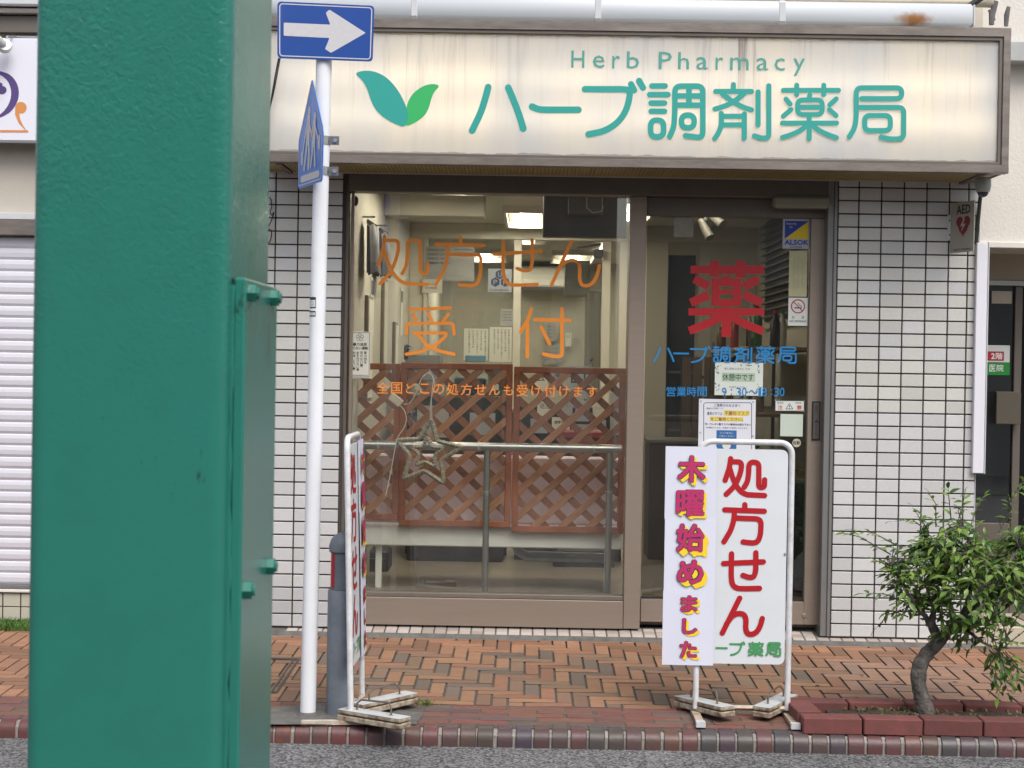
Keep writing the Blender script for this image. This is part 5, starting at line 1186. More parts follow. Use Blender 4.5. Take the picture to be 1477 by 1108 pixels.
mb.add(vs, [(2 * i, 2 * i + 1, 2 * i + 3, 2 * i + 2) for i in range(n_ - 1)])
c0 = zz(8, 425); mb.add([P_(c0[0] + .026 * cos(a_), c0[1] + .022 * sin(a_), .0014) for a_ in [2 * pi * i / 20 for i in range(20)]], [tuple(range(20))])
c0 = zz(-2, 400); mb.add([P_(c0[0] + .016 * cos(a_), c0[1] + .012 * sin(a_), .0018) for a_ in [2 * pi * i / 20 for i in range(20)]], [tuple(range(20))])
mb.build('purple_curl', mat('purple_print', srgb(80, 62, 118), .5), ls)
mb = MB(); c0 = zz(99, 508); mb.add([P_(c0[0] + .030 * cos(a_), c0[1] + .030 * sin(a_), .001) for a_ in [2 * pi * i / 24 for i in range(24)]], [tuple(range(24))])
pl = [zz(*p) for p in ((72,505),(72,540),(88,580),(132,625),(108,590),(95,560),(90,530))]; mb.add([P_(a, b_, .0014) for a, b_ in pl], [tuple(range(7))])
pl = [zz(*p) for p in ((-200,612),(132,614),(134,624),(-200,622))]; mb.add([P_(a, b_, .0018) for a, b_ in pl], [(0, 1, 2, 3)])
mb.build('orange_comma', mat('orange_print', srgb(205, 135, 75), .5), ls)
spn = thing('sign_spotlight', 'white round spotlight over the sign of the left building', 'spotlight'); c0 = at(7, 66, Y_ - .08)
o = MB().lathe([(.005, -.02), (.035, -.018), (.040, 0), (.032, .012)], 0, 0, 24).build('lamp_head', m_white, spn, True); o.location = (c0[0], Y_ - .08, c0[1]); o.rotation_euler = (radians(70), 0, radians(20))
o = MB().tube([(c0[0] - .08, Y_ - .2, c0[1] - .04), (c0[0] - .03, Y_ - .14, c0[1] + .03), (c0[0] - .005, Y_ - .09, c0[1] + .005)], [.035, .03, .02], 14).build('lamp_arm', m_white, spn, True)
MB().tube([(c0[0] + .0, Y_ - .07, c0[1]), (c0[0] + .004, Y_ - .06, c0[1] + .05), (c0[0] + .02, Y_ + .05, c0[1] + .07), (c0[0] + .2, Y_ + .05, c0[1] + .07)], .006, 8).build('cable', m_galv, spn, True)
# grass strip by the left building
def grass(name, boxes, n_, hmin, hmax, m, kind='stuff', lean=.4):
    mb = MB()
    for k in range(n_):
        x0, x1, y0, y1 = random.choice(boxes); x = random.uniform(x0, x1); y = random.uniform(y0, y1); z = gz(y) - .002; h_ = random.uniform(hmin, hmax); a_ = random.uniform(0, 2 * pi); wd = random.uniform(.0012, .0028)
        dx, dy = cos(a_), sin(a_); lx_, ly_ = random.gauss(0, lean) * h_, random.gauss(0, lean) * h_
        mb.add([(x - dx * wd, y - dy * wd, z), (x + dx * wd, y + dy * wd, z), (x + lx_ * .5 + dx * wd * .7, y + ly_ * .5 + dy * wd * .7, z + h_ * .6), (x + lx_ * .5 - dx * wd * .7, y + ly_ * .5 - dy * wd * .7, z + h_ * .6), (x + lx_, y + ly_, z + h_)], [(0, 1, 2, 3), (3, 2, 4)])
    return tag(mb.build(name, m), 'short green grass', None, None, kind)
m_grass = mat('grass_green', (.075, .16, .025), .6, isl=.45)
g_ = grass('grass', [(-2.9, -1.95, -.10, .09)], 7000, .015, .05, m_grass); g_['label'] = 'narrow strip of short green grass at the foot of the left building'; g_['category'] = 'grass'
g_ = grass('weeds', [(-.47, -.36, -1.58, -1.50), (-.42, -.40, -1.55, -1.53)], 60, .012, .04, m_grass, lean=.8); g_['label'] = 'small tuft of weeds by the foot of the left standing board'; g_['category'] = 'weeds'

rbd = thing('right_building', 'pale stucco building with a dark glass entrance, at the right edge', 'building')
NR = .12; XR0 = XE + .004
def zr(py, Y=NR): return at(1440, py, Y)[1]
rbox('wall', XR0, 6, NR, NR + .25, zr(349), 6.5, m_stucco, rbd, 0)
rbox('ledge', at(1459, 80, NR - .1)[0] - .1, 6, NR - .12, NR - .002, zr(94), zr(66), mat('ledge_grey', (.42, .43, .43), .7, var=.3), rbd, .004)
rbox('lintel', XR0, 6, NR - .02, NR + .5, zr(358), zr(349) - .001, m_stucco, rbd, .003)
ER = .55
rbox('entrance_header', XR0, 6, ER, ER + .1, at(1440, 404, ER)[1], at(1440, 330, ER)[1], mat('entrance_beige', (.50, .44, .34), .6), rbd, 0)
rbox('header_rail', XR0, 6, ER - .02, ER + .1, at(1440, 412, ER)[1], at(1440, 404.5, ER)[1], m_steel, rbd, .002)
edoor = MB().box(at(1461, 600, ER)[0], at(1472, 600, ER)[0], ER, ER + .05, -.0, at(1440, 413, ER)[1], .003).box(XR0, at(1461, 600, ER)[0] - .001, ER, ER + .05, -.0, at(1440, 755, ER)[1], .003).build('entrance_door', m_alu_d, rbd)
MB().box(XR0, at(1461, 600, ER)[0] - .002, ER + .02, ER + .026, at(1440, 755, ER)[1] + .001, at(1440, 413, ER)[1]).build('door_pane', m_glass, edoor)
x0, x1, z0, z1 = cbox(1436, 565, 1472, 612, ER - .05); MB().box(x0, x1, ER - .06, ER - .02, z0, z1, .004).build('push_handle', mat('handle_bronze', (.16, .14, .11), .35, .6), edoor)
x0, x1, z0, z1 = cbox(1430, 420, 1459, 438, ER + .018); MB().box(x0, x1, ER + .012, ER + .018, z0, z1).build('top_strip', mat('entrance_beige', (0, 0, 0)), edoor)
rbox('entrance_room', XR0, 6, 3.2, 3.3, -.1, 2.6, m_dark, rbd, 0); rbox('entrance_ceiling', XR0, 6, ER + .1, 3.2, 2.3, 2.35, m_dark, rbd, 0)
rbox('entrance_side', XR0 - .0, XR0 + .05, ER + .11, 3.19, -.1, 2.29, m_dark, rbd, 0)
cs = thing('clinic_sticker', 'white and green clinic sticker with a red floor label on the right entrance door', 'sticker'); Y_ = ER + .015
x0, x1, z0, z1 = cbox(1418, 498, 1456.5, 522.5, Y_); MB().box(x0, x1, Y_ - .001, Y_, z0, z1).build('white_field', m_wp, cs)
x0, x1, z0, z1 = cbox(1418, 523, 1456.5, 541, Y_); MB().box(x0, x1, Y_ - .001, Y_, z0, z1).build('green_field', mat('field_green', srgb(15, 130, 45), .5), cs)
x0, x1, z0, z1 = cbox(1424, 507, 1448, 520.5, Y_); MB().box(x0, x1, Y_ - .002, Y_ - .0015, z0, z1, .0).build('red_label', mat('label_red', srgb(170, 35, 50), .5), cs)
mb = MB(); px_text(mb, '2', 1429.5, 509.5, 1435, 518, Y_ - .002, .001, .03); px_text(mb, '階', 1436, 509, 1446, 518.5, Y_ - .002, .001, .02); px_text(mb, '医', 1427, 526, 1436, 536, Y_ - .001, .001, .01); px_text(mb, '院', 1437.5, 526, 1447.5, 536, Y_ - .001, .001, .01); mb.build('lettering', mat('letter_white', (.75, .75, .75), .5), cs)
cb = thing('white_cover_board', 'long white board on the wall corner beside the right entrance', 'board')
x0 = at(1406.5, 500, -.04)[0]; x1 = at(1424.5, 500, -.04)[0]; z0 = at(1412, 683, -.04)[1]; z1 = at(1412, 350, -.04)[1]
MB().box(x0, x1 - .006, -.04, .05, z0, z1, .003).build('board', mat('cover_white', (.68, .68, .74), .45, bump=.15, bs=200), cb); MB().box(x1 - .0055, x1, -.043, .05, z0 - .002, z1 + .004, .001).build('edge_strip', m_white, cb)
MB().box(XE + .003, at(1411, 500, -.02)[0] + .02, .052, .112, .0, z0, .002).build('corner_trim', m_white, rbd) 
es = thing('entrance_step', 'low beige tiled step with a dark striped mat before the right entrance', 'step')
rbox('step', XR0 + .02, 6, .05, ER - .001, -.06, .06, mat('entrance_beige', (0, 0, 0)), es, .005)
for i in range(6): rbox('mat_strip', XR0 + .10 + i * .12, XR0 + .16 + i * .12, .08, ER - .06, .061, .066, mat('mat_brown', (.22, .19, .14), .9), es, .001)

# wires and cloth scrap at the left end of the shop sign
wr = thing('loose_wires', 'loose black wires hanging at the left end of the shop sign by the green column', 'wire')
cable('wire', [(402, 84), (397, 110), (392, 140), (387, 160), (384, 185)], SY - .02, .004, m_black, wr)
cable('wire', [(404, 84), (399, 112), (393, 142), (385, 172)], SY - .03, .003, m_black, wr)
cable('wire', [(384, 284), (391, 286), (392, 300), (389, 305), (392, 312), (396, 304), (391, 320), (385, 330), (392, 332), (391, 345), (387, 353), (384, 344)], -.03, .003, m_black, wr)
scr = thing('white_bracket', 'small white bracket under the left end of the shop sign', 'bracket'); pl = [at(*p, -.1) for p in ((384, 243), (390, 250), (388, 258), (380, 254))]
MB().prism(pl, facade(-.1), .02).build('bracket', m_white, scr); MB().tube([(pl[0][0], -.1, pl[0][1]), (pl[0][0], -.1, 2.36)], .004, 6).build('rod', m_white, scr)

# ================================================================== STREET FURNITURE
def tilt_pole(pxb, pyb, pxt, pyt, Y):
    a = at(pxb, pyb, Y); b_ = at(pxt, pyt, Y); return Vector((a[0], Y, a[1])), Vector((b_[0], Y, b_[1]))
pole = thing('sign_pole', 'white steel sign pole with small stickers standing at the kerb', 'pole')
PYp = -1.765
A_, B_ = tilt_pole(444, 1027, 468.5, 40, PYp); A_.z = gz(PYp) - .03
MB().tube([A_, A_.lerp(B_, .5), B_], .0325, 28).build('shaft', mat('pole_white', (.76, .78, .82), .35, var=.25, vs=9, vcol=(.62, .60, .56), bump=.05, bs=60), pole, True)
d_ = (B_ - A_).normalized()
def on_pole(py): t_ = (at(460, py, PYp)[1] - A_.z) / (B_.z - A_.z); return A_.lerp(B_, t_)
p = on_pole(1020)
MB().lathe([(.050, gz(PYp) - .004), (.044, gz(PYp) + .006), (.0335, gz(PYp) + .016)], p.x - .001, PYp, 20).build('foot_collar', m_mortar, pole, True)
def pole_wrap(name, p, a0, a1, z0, z1, r_, m, parent):
    n_ = 8; vs = []
    for i in range(n_ + 1):
        a_ = a0 + (a1 - a0) * i / n_; 
        for z_ in (z0, z1): vs.append((p.x + r_ * cos(a_), p.y + r_ * sin(a_), z_))
    o = MB().add(vs, [(2 * i, 2 * i + 2, 2 * i + 3, 2 * i + 1) for i in range(n_)]).build(name, m, parent); return o
for (y0, y1, s_) in ((429, 445, 'エアコン'), (449, 457, '12')):
    p = on_pole((y0 + y1) / 2); z0 = at(455, y1, PYp)[1]; z1 = at(455, y0, PYp)[1]
    o = pole_wrap('sticker', p, radians(188), radians(262), z0, z1, .0333, m_ink, pole); o2 = pole_wrap('sticker', p, radians(192), radians(258), z0 + .005, z1 - .012 if y0 < 440 else z1 - .006, .0337, m_wp, pole)
    mb = MB(); Pp = lambda u, v, l=0: (p.x + (.0340 + l) * cos(u), p.y + (.0340 + l) * sin(u), v); put_text(mb, s_, radians(200), z0 + .010, radians(250), z1 - .018 if y0 < 440 else z1 - .009, Pp, .0002); mb.build('lettering', m_ink, pole)
ow = thing('one_way_sign', 'blue one-way sign with a white arrow pointing right, on top of the white pole', 'sign')
OY = PYp - .045
m_sb = mat('sign_blue', srgb(28, 72, 150), .3, var=.15, vs=8, coat=.3); m_sw = mat('sign_reflective', (.55, .54, .56), .4, var=.1, vs=60)
def plate(poly, Y, name, m, parent, th, r=.015):
    q = fillet([Vector(p) for p in poly], r, True, 5); mb = MB(); mb.prism([tuple(p) for p in q], facade(Y), -th); return mb.build(name, m, parent)
oc_ = [at(*p, OY) for p in ((400, 2), (540, 8.5), (537.5, 89), (400, 84))]
plate(oc_, OY, 'plate', m_sb, ow, .003, .018)
mb = MB(); inn = [at(*p, OY) for p in ((403.5, 5.5), (536.5, 11.5), (534, 85.5), (403.5, 80.5))]; ribbon(mb, inn, .0042, facade(OY), .0008, closed=True, r=.014); mb.build('border_line', m_sw, ow)
ar = [at(380 + a / 3.6925, b_ / 3.6925, OY) for a, b_ in ((108,121),(356,132),(332,68),(352,52),(545,176),(360,282),(328,262),(352,203),(108,191))]
q = fillet([Vector(p) for p in ar], .004, True, 3); mb = MB(); mb.add([(p[0], OY - .0009, p[1]) for p in q], [tuple(range(len(q)))]); mb.build('arrow', m_sw, ow)
p = on_pole(55); MB().box(p.x - .045, p.x + .045, OY + .0035, PYp + .036, p.z - .012, p.z + .012, .002).build('clamp', m_steel, ow)
cs_ = thing('crossing_sign', 'blue pentagon sign with two white walking children, turned edge-on to the pole', 'sign')
al = at(430, 273, -1.72); ar_ = at(464.5, 262.5, -2.04)
bl_, br_ = Vector((al[0], -1.72, al[1])), Vector((ar_[0], -2.04, al[1]))
dirw = (br_ - bl_); wlen = dirw.length; du = dirw.normalized(); nrm = Vector((du.y, -du.x, 0))
def PC(u, v, l=0.): q = bl_ + dirw * u + nrm * l; return (q.x, q.y, bl_.z + v)
hsh = .20; hap = at(443, 113, -1.88)[1] - bl_.z
if (Vector(CAM) - bl_).dot(nrm) < 0: nrm = -nrm
pent = [(0, 0), (1, 0), (1.02, hsh), (.52, hap), (-.02, hsh)]
pq = fillet([Vector((u * wlen, v)) for u, v in pent], .02, True, 5); pq = [(p.x / wlen, p.y) for p in pq]
MB().prism(pq, PC, -.003).build('plate', mat('crossing_blue', srgb(55, 122, 208), .3, var=.1, vs=8), cs_)
PCw = lambda x, v, l=0.: PC(x / wlen, v, l)
mb = MB(); ribbon(mb, [(u * wlen * .93 + wlen * .035, .012 + v * .945) for u, v in pent], .005, PCw, .0008, closed=True, r=.012)
w_ = wlen
def rb_(pts, wd, l): ribbon(mb, [(u * w_, v) for u, v in pts], wd, PCw, l, r=.005)
mb.add([PCw((.44 + .055 * cos(a_)) * w_, .30 + .022 * sin(a_), .001) for a_ in [2 * pi * i / 16 for i in range(16)]], [tuple(range(16))])
mb.add([PCw((.68 + .05 * cos(a_)) * w_, .268 + .020 * sin(a_), .001) for a_ in [2 * pi * i / 16 for i in range(16)]], [tuple(range(16))])
rb_([(.42, .27), (.40, .19)], .05, .0012); rb_([(.42, .19), (.46, .13), (.44, .075)], .024, .0014); rb_([(.37, .19), (.33, .13), (.26, .075)], .022, .0016); rb_([(.44, .26), (.56, .20)], .016, .0018); rb_([(.37, .255), (.28, .20), (.20, .14)], .016, .0020)
rb_([(.67, .245), (.66, .17)], .042, .0022); rb_([(.67, .17), (.70, .12), (.72, .075)], .02, .0024); rb_([(.62, .17), (.60, .12), (.54, .075)], .018, .0026); rb_([(.70, .235), (.82, .18)], .014, .0028); rb_([(.63, .235), (.56, .20)], .014, .0030)
rb_([(.16, .135), (.16, .105)], .028, .0011); rb_([(.86, .175), (.86, .145)], .03, .0011); rb_([(.15, .035), (.86, .035)], .028, .0010)
mb.build('children_mark', m_sw, cs_)
for (y0, k) in ((203, 0), (247, 1)):
    p = on_pole(y0); ring = [(p.x + .036 * cos(a_), p.y + .036 * sin(a_)) for a_ in [radians(q) for q in range(140, 401, 20)]]
    mb = MB(); vs = []; 
    for x_, y_ in ring: vs += [(x_, y_, p.z - .017), (x_, y_, p.z + .017)]
    mb.add(vs, [(2 * i, 2 * i + 2, 2 * i + 3, 2 * i + 1) for i in range(len(ring) - 1)])
    mb.box(p.x + .030, p.x + .072, p.y - .012, p.y - .009, p.z - .018, p.z + .018); mb.box(p.x - .06, p.x - .034, p.y - .04, p.y - .036, p.z - .017, p.z + .017)
    mb.build('clamp', m_steel, cs_); MB().tube([(p.x + .056, p.y - .020, p.z), (p.x + .056, p.y - .0125, p.z)], .0095, 6).build('bolt', m_galv, cs_)
# bollard
bo = thing('bollard', 'dark grey steel bollard with a domed cap and red reflector, behind the edge-on board', 'bollard'); BYY = -1.72
c0 = at(492, 900, BYY); cx = c0[0] + .0; r_ = .057; zt = at(490, 768, BYY)[1]; zm = at(490, 850, BYY)[1]
m_bo = mat('bollard_grey', (.12, .14, .17), .5, .1, var=.6, vs=14, vcol=(.21, .23, .26), bump=.15, bs=60)
MB().lathe([(r_, gz(BYY) - .02), (r_, zm - .004), (r_ - .003, zm)], cx, BYY, 32).build('sleeve', m_bo, bo, True)
MB().lathe([(r_ - .012, zm + .001), (r_ - .012, zt - .085)], cx, BYY, 32).build('post', m_bo, bo, True)
MB().lathe([(r_ - .010, zt - .084), (r_ - .003, zt - .078), (r_ - .002, zt - .055), (r_ - .010, zt - .03), (r_ - .025, zt - .01), (.008, zt)], cx, BYY, 32).build('cap', m_bo, bo, True)
p = Vector((cx, BYY, 0)); pole_wrap('reflector', p, radians(150), radians(235), zm + .01, at(490, 795, BYY)[1], r_ - .0105, mat('reflector_red', (.40, .015, .03), .3), bo)

# ------------------------------------------------------------------ standing boards
m_bwht = mat('board_white', (.66, .69, .73), .4, var=.25, vs=3, vcol=(.5, .5, .48)); m_tubew = mat('tube_white', (.68, .70, .74), .3, var=.55, vs=22, vcol=(.42, .36, .28))
def standing_board(label, org, du, nr, width, text_first, zs=1.0):
    """org: foot of the left post as read from the lettered side, du: along the board, nr: towards the reader"""
    t_ = thing('standing_board', label, 'standing sign'); org = Vector(org); du = Vector(du).normalized(); nr = Vector(nr).normalized()
    def Q(u, v, l=0.): q = org + du * u + nr * l; return (q.x, q.y, v)
    PL = .009 if text_first else 0.
    zb = gz(org.y) + .03; zt = 1.065; r_ = .0125
    arc_ = lambda cx, a0, a1: [(cx + .05 * cos(radians(a)), zt - .05 + .05 * sin(radians(a))) for a in range(a0, a1, -15 if a0 > a1 else 15)]
    pts = [(0, zb)] + [(0, .5)] + arc_(.05, 180, 89) + arc_(width - .05, 90, -1) + [(width, .5), (width, zb)]
    MB().tube([Q(u, v) for u, v in pts], r_, 14).build('tube_frame', m_tubew, t_, True)
    MB().tube([Q(.01, zb + .006), Q(width - .01, zb + .006)], .011, 4).build('cross_bar', m_rust, t_)
    for u in (0, width):
        o = MB(); A = [Q(u + s_ * .016, zb + h_, l) for l in (-.20, .20) for s_ in (-1, 1) for h_ in (-.028, -.012)]
        o.add(A, [(0, 1, 3, 2), (4, 6, 7, 5), (0, 4, 5, 1), (2, 3, 7, 6), (0, 2, 6, 4), (1, 5, 7, 3)]); ft = o.build('foot_bar', m_rust, t_)
        for l in ((-.215, .215) if not text_first else ()):
            o = MB(); A = [Q(u + s_ * .019, zb + h_, l + e_) for e_ in (-.018, .018) for s_ in (-1, 1) for h_ in (-.031, -.009)]
            o.add(A, [(0, 1, 3, 2), (4, 6, 7, 5), (0, 4, 5, 1), (2, 3, 7, 6), (0, 2, 6, 4), (1, 5, 7, 3)]); o.build('foot_cap', m_white, t_)
    pz0, pz1 = .137, 1.035
    A = [(.018, pz0), (width - .016, pz0), (width - .016, pz1), (.018, pz1)]
    q = fillet([Vector(p) for p in A], .03, True, 5)
    pan = MB().prism([tuple(p) for p in q], lambda u, v, w_: Q(u, v, w_ - .004 + PL), .006).build('panel', m_bwht, t_)
    # the lettering side
    u_off = .095 if not text_first else -.04 + .045
    mb = MB(); c = 0; uA = u_off; uB = u_off + .188
    for g, (y0, y1) in zip(('sho', 'hou', 'se', 'n'), ((657, 717), (723, 786), (792, 852), (858, 918))):
        f_ = lambda y: 1.366 - (y - 532.5) * 7.04 / FPX
        c = write_glyph(mb, g, uA, f_(y1), uB, f_(y0), .0225, Q, .0035 + PL, c)
    mb.build('lettering', m_red, pan)
    mb = MB(); c = 0; bu = 0 if not text_first else .012
    for g, a, b_ in (('ha', .0, .070), ('bar', .078, .130), ('bu', .136, .203), ('yaku', .214, .281), ('kyoku', .287, .353)):
        k = .92 if text_first else 1; h0, h1 = (.170, .232)
        if g == 'bar': h0, h1 = .190, .214
        if bu + b_ * k > width - .016 and text_first: continue
        c = write_glyph(mb, g, bu + a * k, h0, bu + b_ * k, h1, .0085, Q, .0035 + PL, c)
    mb.build('lettering', mat('board_green_ink', srgb(70, 145, 90), .5), pan)
    for u, v in ((.03, .60), (width - .022, .60)):
        MB().tube([Q(u, v, .002), Q(u, v, .006)], .005, 8).build('rivet', m_galv, t_)
    # taped paper column
    t2 = thing('paper_banner', ('taped paper sheets in magenta lettering on the left of the street-facing standing board' if not text_first else 'taped paper sheets in magenta lettering on the far edge of the edge-on board'), 'paper banner')
    up0 = -.145 if not text_first else width - .16; pw = .213 if not text_first else .205
    f_ = lambda y: 1.366 - (y - 532) * 7.02 / FPX
    rows = ((645, 749), (748, 854), (853, 960)); chars = [('木', 17, 58, 656.5, 696, 4, 4), ('曜', 16, 57, 706, 745, 4, 4), ('始', 17, 58, 755, 796, 7, 7), ('め', 19, 58, 807, 843, 6, 6), ('ま', 25, 50, 859, 883, 4, 3.5), ('し', 28, 50, 892, 915, 4, 3.5), ('た', 25, 50, 925, 949, 4, 3.5)]
    for i, (y0, y1) in enumerate(rows):
        n_ = 8; vs = []; fs = []; lf_ = (.0165 if not text_first else .0150) + i * .0016
        for a in range(n_ + 1):
            for b_ in range(4):
                u = up0 + pw * a / n_ + (.002 if i == 1 else 0); v = f_(y1) + (f_(y0) - f_(y1) + .003) * b_ / 3
                vs.append(Q(u, v, lf_ + .0022 * sin(a * .9 + i * 2) * (0.6 + .4 * sin(b_ * 1.7))))
        fs = [(a * 4 + b_, a * 4 + b_ + 1, a * 4 + b_ + 5, a * 4 + b_ + 4) for a in range(n_) for b_ in range(3)]
        sh_ = MB().add(vs, fs).build('sheet', m_paper, t2, True)
        for layer, (m_, dd, bo_, lft) in enumerate(((m_yellow, 1, .045, .0235), (m_ink, 0, .055, .0243), (m_magenta, 0, .030, .0250))):
            mb = MB()
            for ch, a, b_, c_, d_, ox_, oy_ in chars:
                if not (y0 <= (c_ + d_) / 2 <= y1): continue
                k = 7.02 / FPX; ex = .0016 if layer == 1 else 0
                for rep in ((1, .5) if layer == 0 else (1,)):
                    put_text(mb, ch, up0 + (a + ox_ * dd * rep) * k - ex, f_(d_ + oy_ * dd * rep) - ex, up0 + (b_ + ox_ * dd * rep) * k + ex, f_(c_ + oy_ * dd * rep) + ex, Q, lft + (.0002 if rep < 1 else 0), bo_)
            mb.build('lettering', m_, sh_)
    if text_first:
        px_, py_ = org.x, org.y; zz_ = gz(org.y)
        Tm = Matrix.Translation((px_, py_, zz_)) @ Matrix.Rotation(radians(-1.7), 4, 'Y') @ Matrix.Translation((-px_, -py_, -zz_))
        t_.matrix_world = Tm; t2.matrix_world = Tm
    return t_
XP0, XP1 = at(1003.5, 1000, -1.64)[0], at(1136, 1000, -1.64)[0]
standing_board('white standing board with large red lettering facing the street, right of the window', (XP0, -1.64, 0), (1, 0, 0), (0, -1, 0), XP1 - XP0, False)
xn = at(506, 1040, -1.91)[0]
standing_board('white standing board seen nearly edge-on beside the white pole', (xn, -1.905, 0), (.006, 1, 0), (1, -.006, 0), .43, True)

def weight(label, p0, p1, hgt=.062):
    a = gr(*p0, PZ + hgt); b_ = gr(*p1, PZ + hgt); a, b_ = Vector((a.x, a.y)), Vector((b_.x, b_.y)); L_ = .315; c = (a + b_) / 2; d = (b_ - a).normalized()
    t_ = thing('board_weight', label, 'weight', 'weathered slab weights on the feet of the standing boards'); an = math.atan2(d.y, d.x)
    t_.location = (c.x, c.y, gz(c.y) + hgt - .020); t_.rotation_euler = (random.uniform(-.02, .02), random.uniform(-.03, .03), an)
    MB().box(-L_ / 2, L_ / 2, -.040, .040, -.026, -.003, .004).build('lower_slab', m_slabside, t_); MB().box(-L_ / 2 + .002, L_ / 2 - .002, -.039, .039, .0012, .0165, .004).build('upper_slab', m_slabside, t_)
    MB().box(-L_ / 2 + .003, L_ / 2 - .003, -.038, .038, .0167, .0185, .0008).build('top_plate', mat('slab_top', (.50, .53, .55), .5, var=.4, vs=18, vcol=(.34, .33, .30)), t_)
    MB().tube([(-.085, 0, .018), (-.085, 0, .045), (-.065, 0, .062), (.065, .01, .066), (.085, 0, .045), (.085, 0, .018)], .004, 8).build('handle', mat('rusty_wire', (.20, .17, .14), .5, .6, var=.5, vs=30, vcol=(.1, .05, .03)), t_, True)
    for s_ in (-1, 1): MB().lathe([(.010, .0186), (.010, .020)], s_ * .085, 0, 10).build('washer', m_rust, t_)
weight('slab weight on the left foot of the right standing board', (985, 1000.5), (1047, 1020))
weight('slab weight on the right foot of the right standing board', (1098, 1019.5), (1139, 999.5))
weight('nearer slab weight at the foot of the edge-on board', (505, 1021.5), (574, 1033.5))
weight('farther slab weight at the foot of the edge-on board', (512, 1014.5), (596, 997))

# ------------------------------------------------------------------ planter of loose bricks, soil, shrub
soil_m = mat('soil', (.055, .042, .03), .95, var=.6, vs=20, vcol=(.02, .017, .012), bump=1., bs=60, bd=.02)
planter = thing('brick_planter', 'low planting bed edged with loose dark red bricks at the kerb', 'planter')
m_pb = mat('planter_brick', (.12, .035, .03), .8, oc=True, var=.5, vs=12, vcol=(.06, .035, .03), bump=.6, bs=70)
me = MB().box(-.118, .118, -.05, .05, 0, .066, .004).mesh('brick', m_pb)
def pbrick(x, y, rz=0, z=None, tl=0.):
    o = link('brick', me, planter, (x, y, (gz(y) - .004) if z is None else z), (random.gauss(0, .008), random.gauss(0, .008) + tl, rz)); k = random.uniform(.85, 1.2); o.color = (.16 * k, .047 * k, .042 * k, 1)
xb = at(1141, 1030, -1.62)[0] + .118
for i in range(12): pbrick(xb + i * .242, -1.575 + random.uniform(-.006, .006) , random.gauss(0, .01))
xf = at(1158.5, 1060, -1.91)[0] + .118
for i in range(12): pbrick(xf + i * .242, -1.860 + random.uniform(-.004, .006), random.gauss(0, .01))
pbrick(xf - .085, -1.705, pi / 2 + .05, gz(-1.7) + .0)
sv = []; nx, ny = 60, 12; X0s, X1s, Y0s, Y1s = xf + .02, xf + 2.9, -1.81, -1.625
for i in range(nx + 1):
    for j in range(ny + 1):
        x = X0s + (X1s - X0s) * i / nx; y = Y0s + (Y1s - Y0s) * j / ny
        sv.append((x, y, gz(y) + .030 + .018 * sin(pi * j / ny) * (1 if i > 2 else .2) + random.uniform(-.004, .004)))
MB().add(sv, [(i * (ny + 1) + j, i * (ny + 1) + j + 1, (i + 1) * (ny + 1) + j + 1, (i + 1) * (ny + 1) + j) for i in range(nx) for j in range(ny)]).build('soil', soil_m, planter, True)['kind'] = 'stuff'
mb = MB()
for k in range(1500):
    x = random.uniform(X0s + .05, X1s); y = random.uniform(Y0s, Y1s); z = gz(y) + .038; h_ = random.uniform(.006, .022); a_ = random.uniform(0, 2 * pi)
    if sin(x * 9) + sin(x * 23 + y * 30) < -.4: continue
    d = Vector((cos(a_), sin(a_), 0)); s_ = Vector((-sin(a_), cos(a_), 0)) * .004; p = Vector((x, y, z))
    mb.add([p, p + d * h_ * .6 + s_ + Vector((0, 0, h_ * .7)), p + d * h_ + Vector((0, 0, h_)), p + d * h_ * .6 - s_ + Vector((0, 0, h_ * .7))], [(0, 1, 2, 3)])
o = mb.build('moss_and_weeds', mat('weed_green', (.09, .12, .03), .7, isl=.5)); tag(o, 'small weeds and moss growing on the soil of the brick planter', 'weeds', None, 'stuff')

me_fl = MB().add([(0, 0, 0), (-.25, .45, .1), (.25, .45, .12), (0, 1, .02), (0, .5, .02)], [(0, 4, 1), (0, 2, 4), (4, 3, 1), (4, 2, 3)]).mesh('fallen_leaf', mat('dead_leaf', (.16, .09, .04), .8, oc=True))
for i in range(22):
    x = random.uniform(X0s + .1, X1s - 1.6) if i < 16 else random.uniform(1.2, 2.3); y = random.uniform(Y0s, Y1s) if i < 16 else random.uniform(-1.45, -.5)
    o = link('fallen_leaf', me_fl, planter, (x, y, gz(y) + (.047 if i < 16 else .003)), (random.uniform(-.2, .2), random.uniform(-.2, .2), random.uniform(0, 6)), (.03, .03, .03)); o.color = random.choice([(.18, .10, .04, 1), (.12, .06, .03, 1), (.22, .15, .05, 1)])
# shrub
shrub = thing('shrub', 'leafy camellia-like shrub with a bent grey trunk growing in the brick planter', 'shrub')
lm = bpy.data.materials.new('leaf'); lm.use_nodes = True; t = lm.node_tree; N = t.nodes; L = t.links; b = N['Principled BSDF']
oi = N.new('ShaderNodeObjectInfo'); b.inputs['Roughness'].default_value = .32; L.new(oi.outputs['Color'], b.inputs['Base Color'])
tr = N.new('ShaderNodeBsdfTranslucent'); hm = N.new('ShaderNodeHueSaturation'); hm.inputs['Value'].default_value = 1.5; L.new(oi.outputs['Color'], hm.inputs['Color']); L.new(hm.outputs[0], tr.inputs[0])
ms = N.new('ShaderNodeMixShader'); ms.inputs[0].default_value = .28; L.new(b.outputs[0], ms.inputs[1]); L.new(tr.outputs[0], ms.inputs[2]); L.new(ms.outputs[0], N['Material Output'].inputs[0])
lm2 = bpy.data.materials.new('leaf_mass'); lm2.use_nodes = True; t = lm2.node_tree; N = t.nodes; L = t.links; b = N['Principled BSDF']; b.inputs['Roughness'].default_value = .34
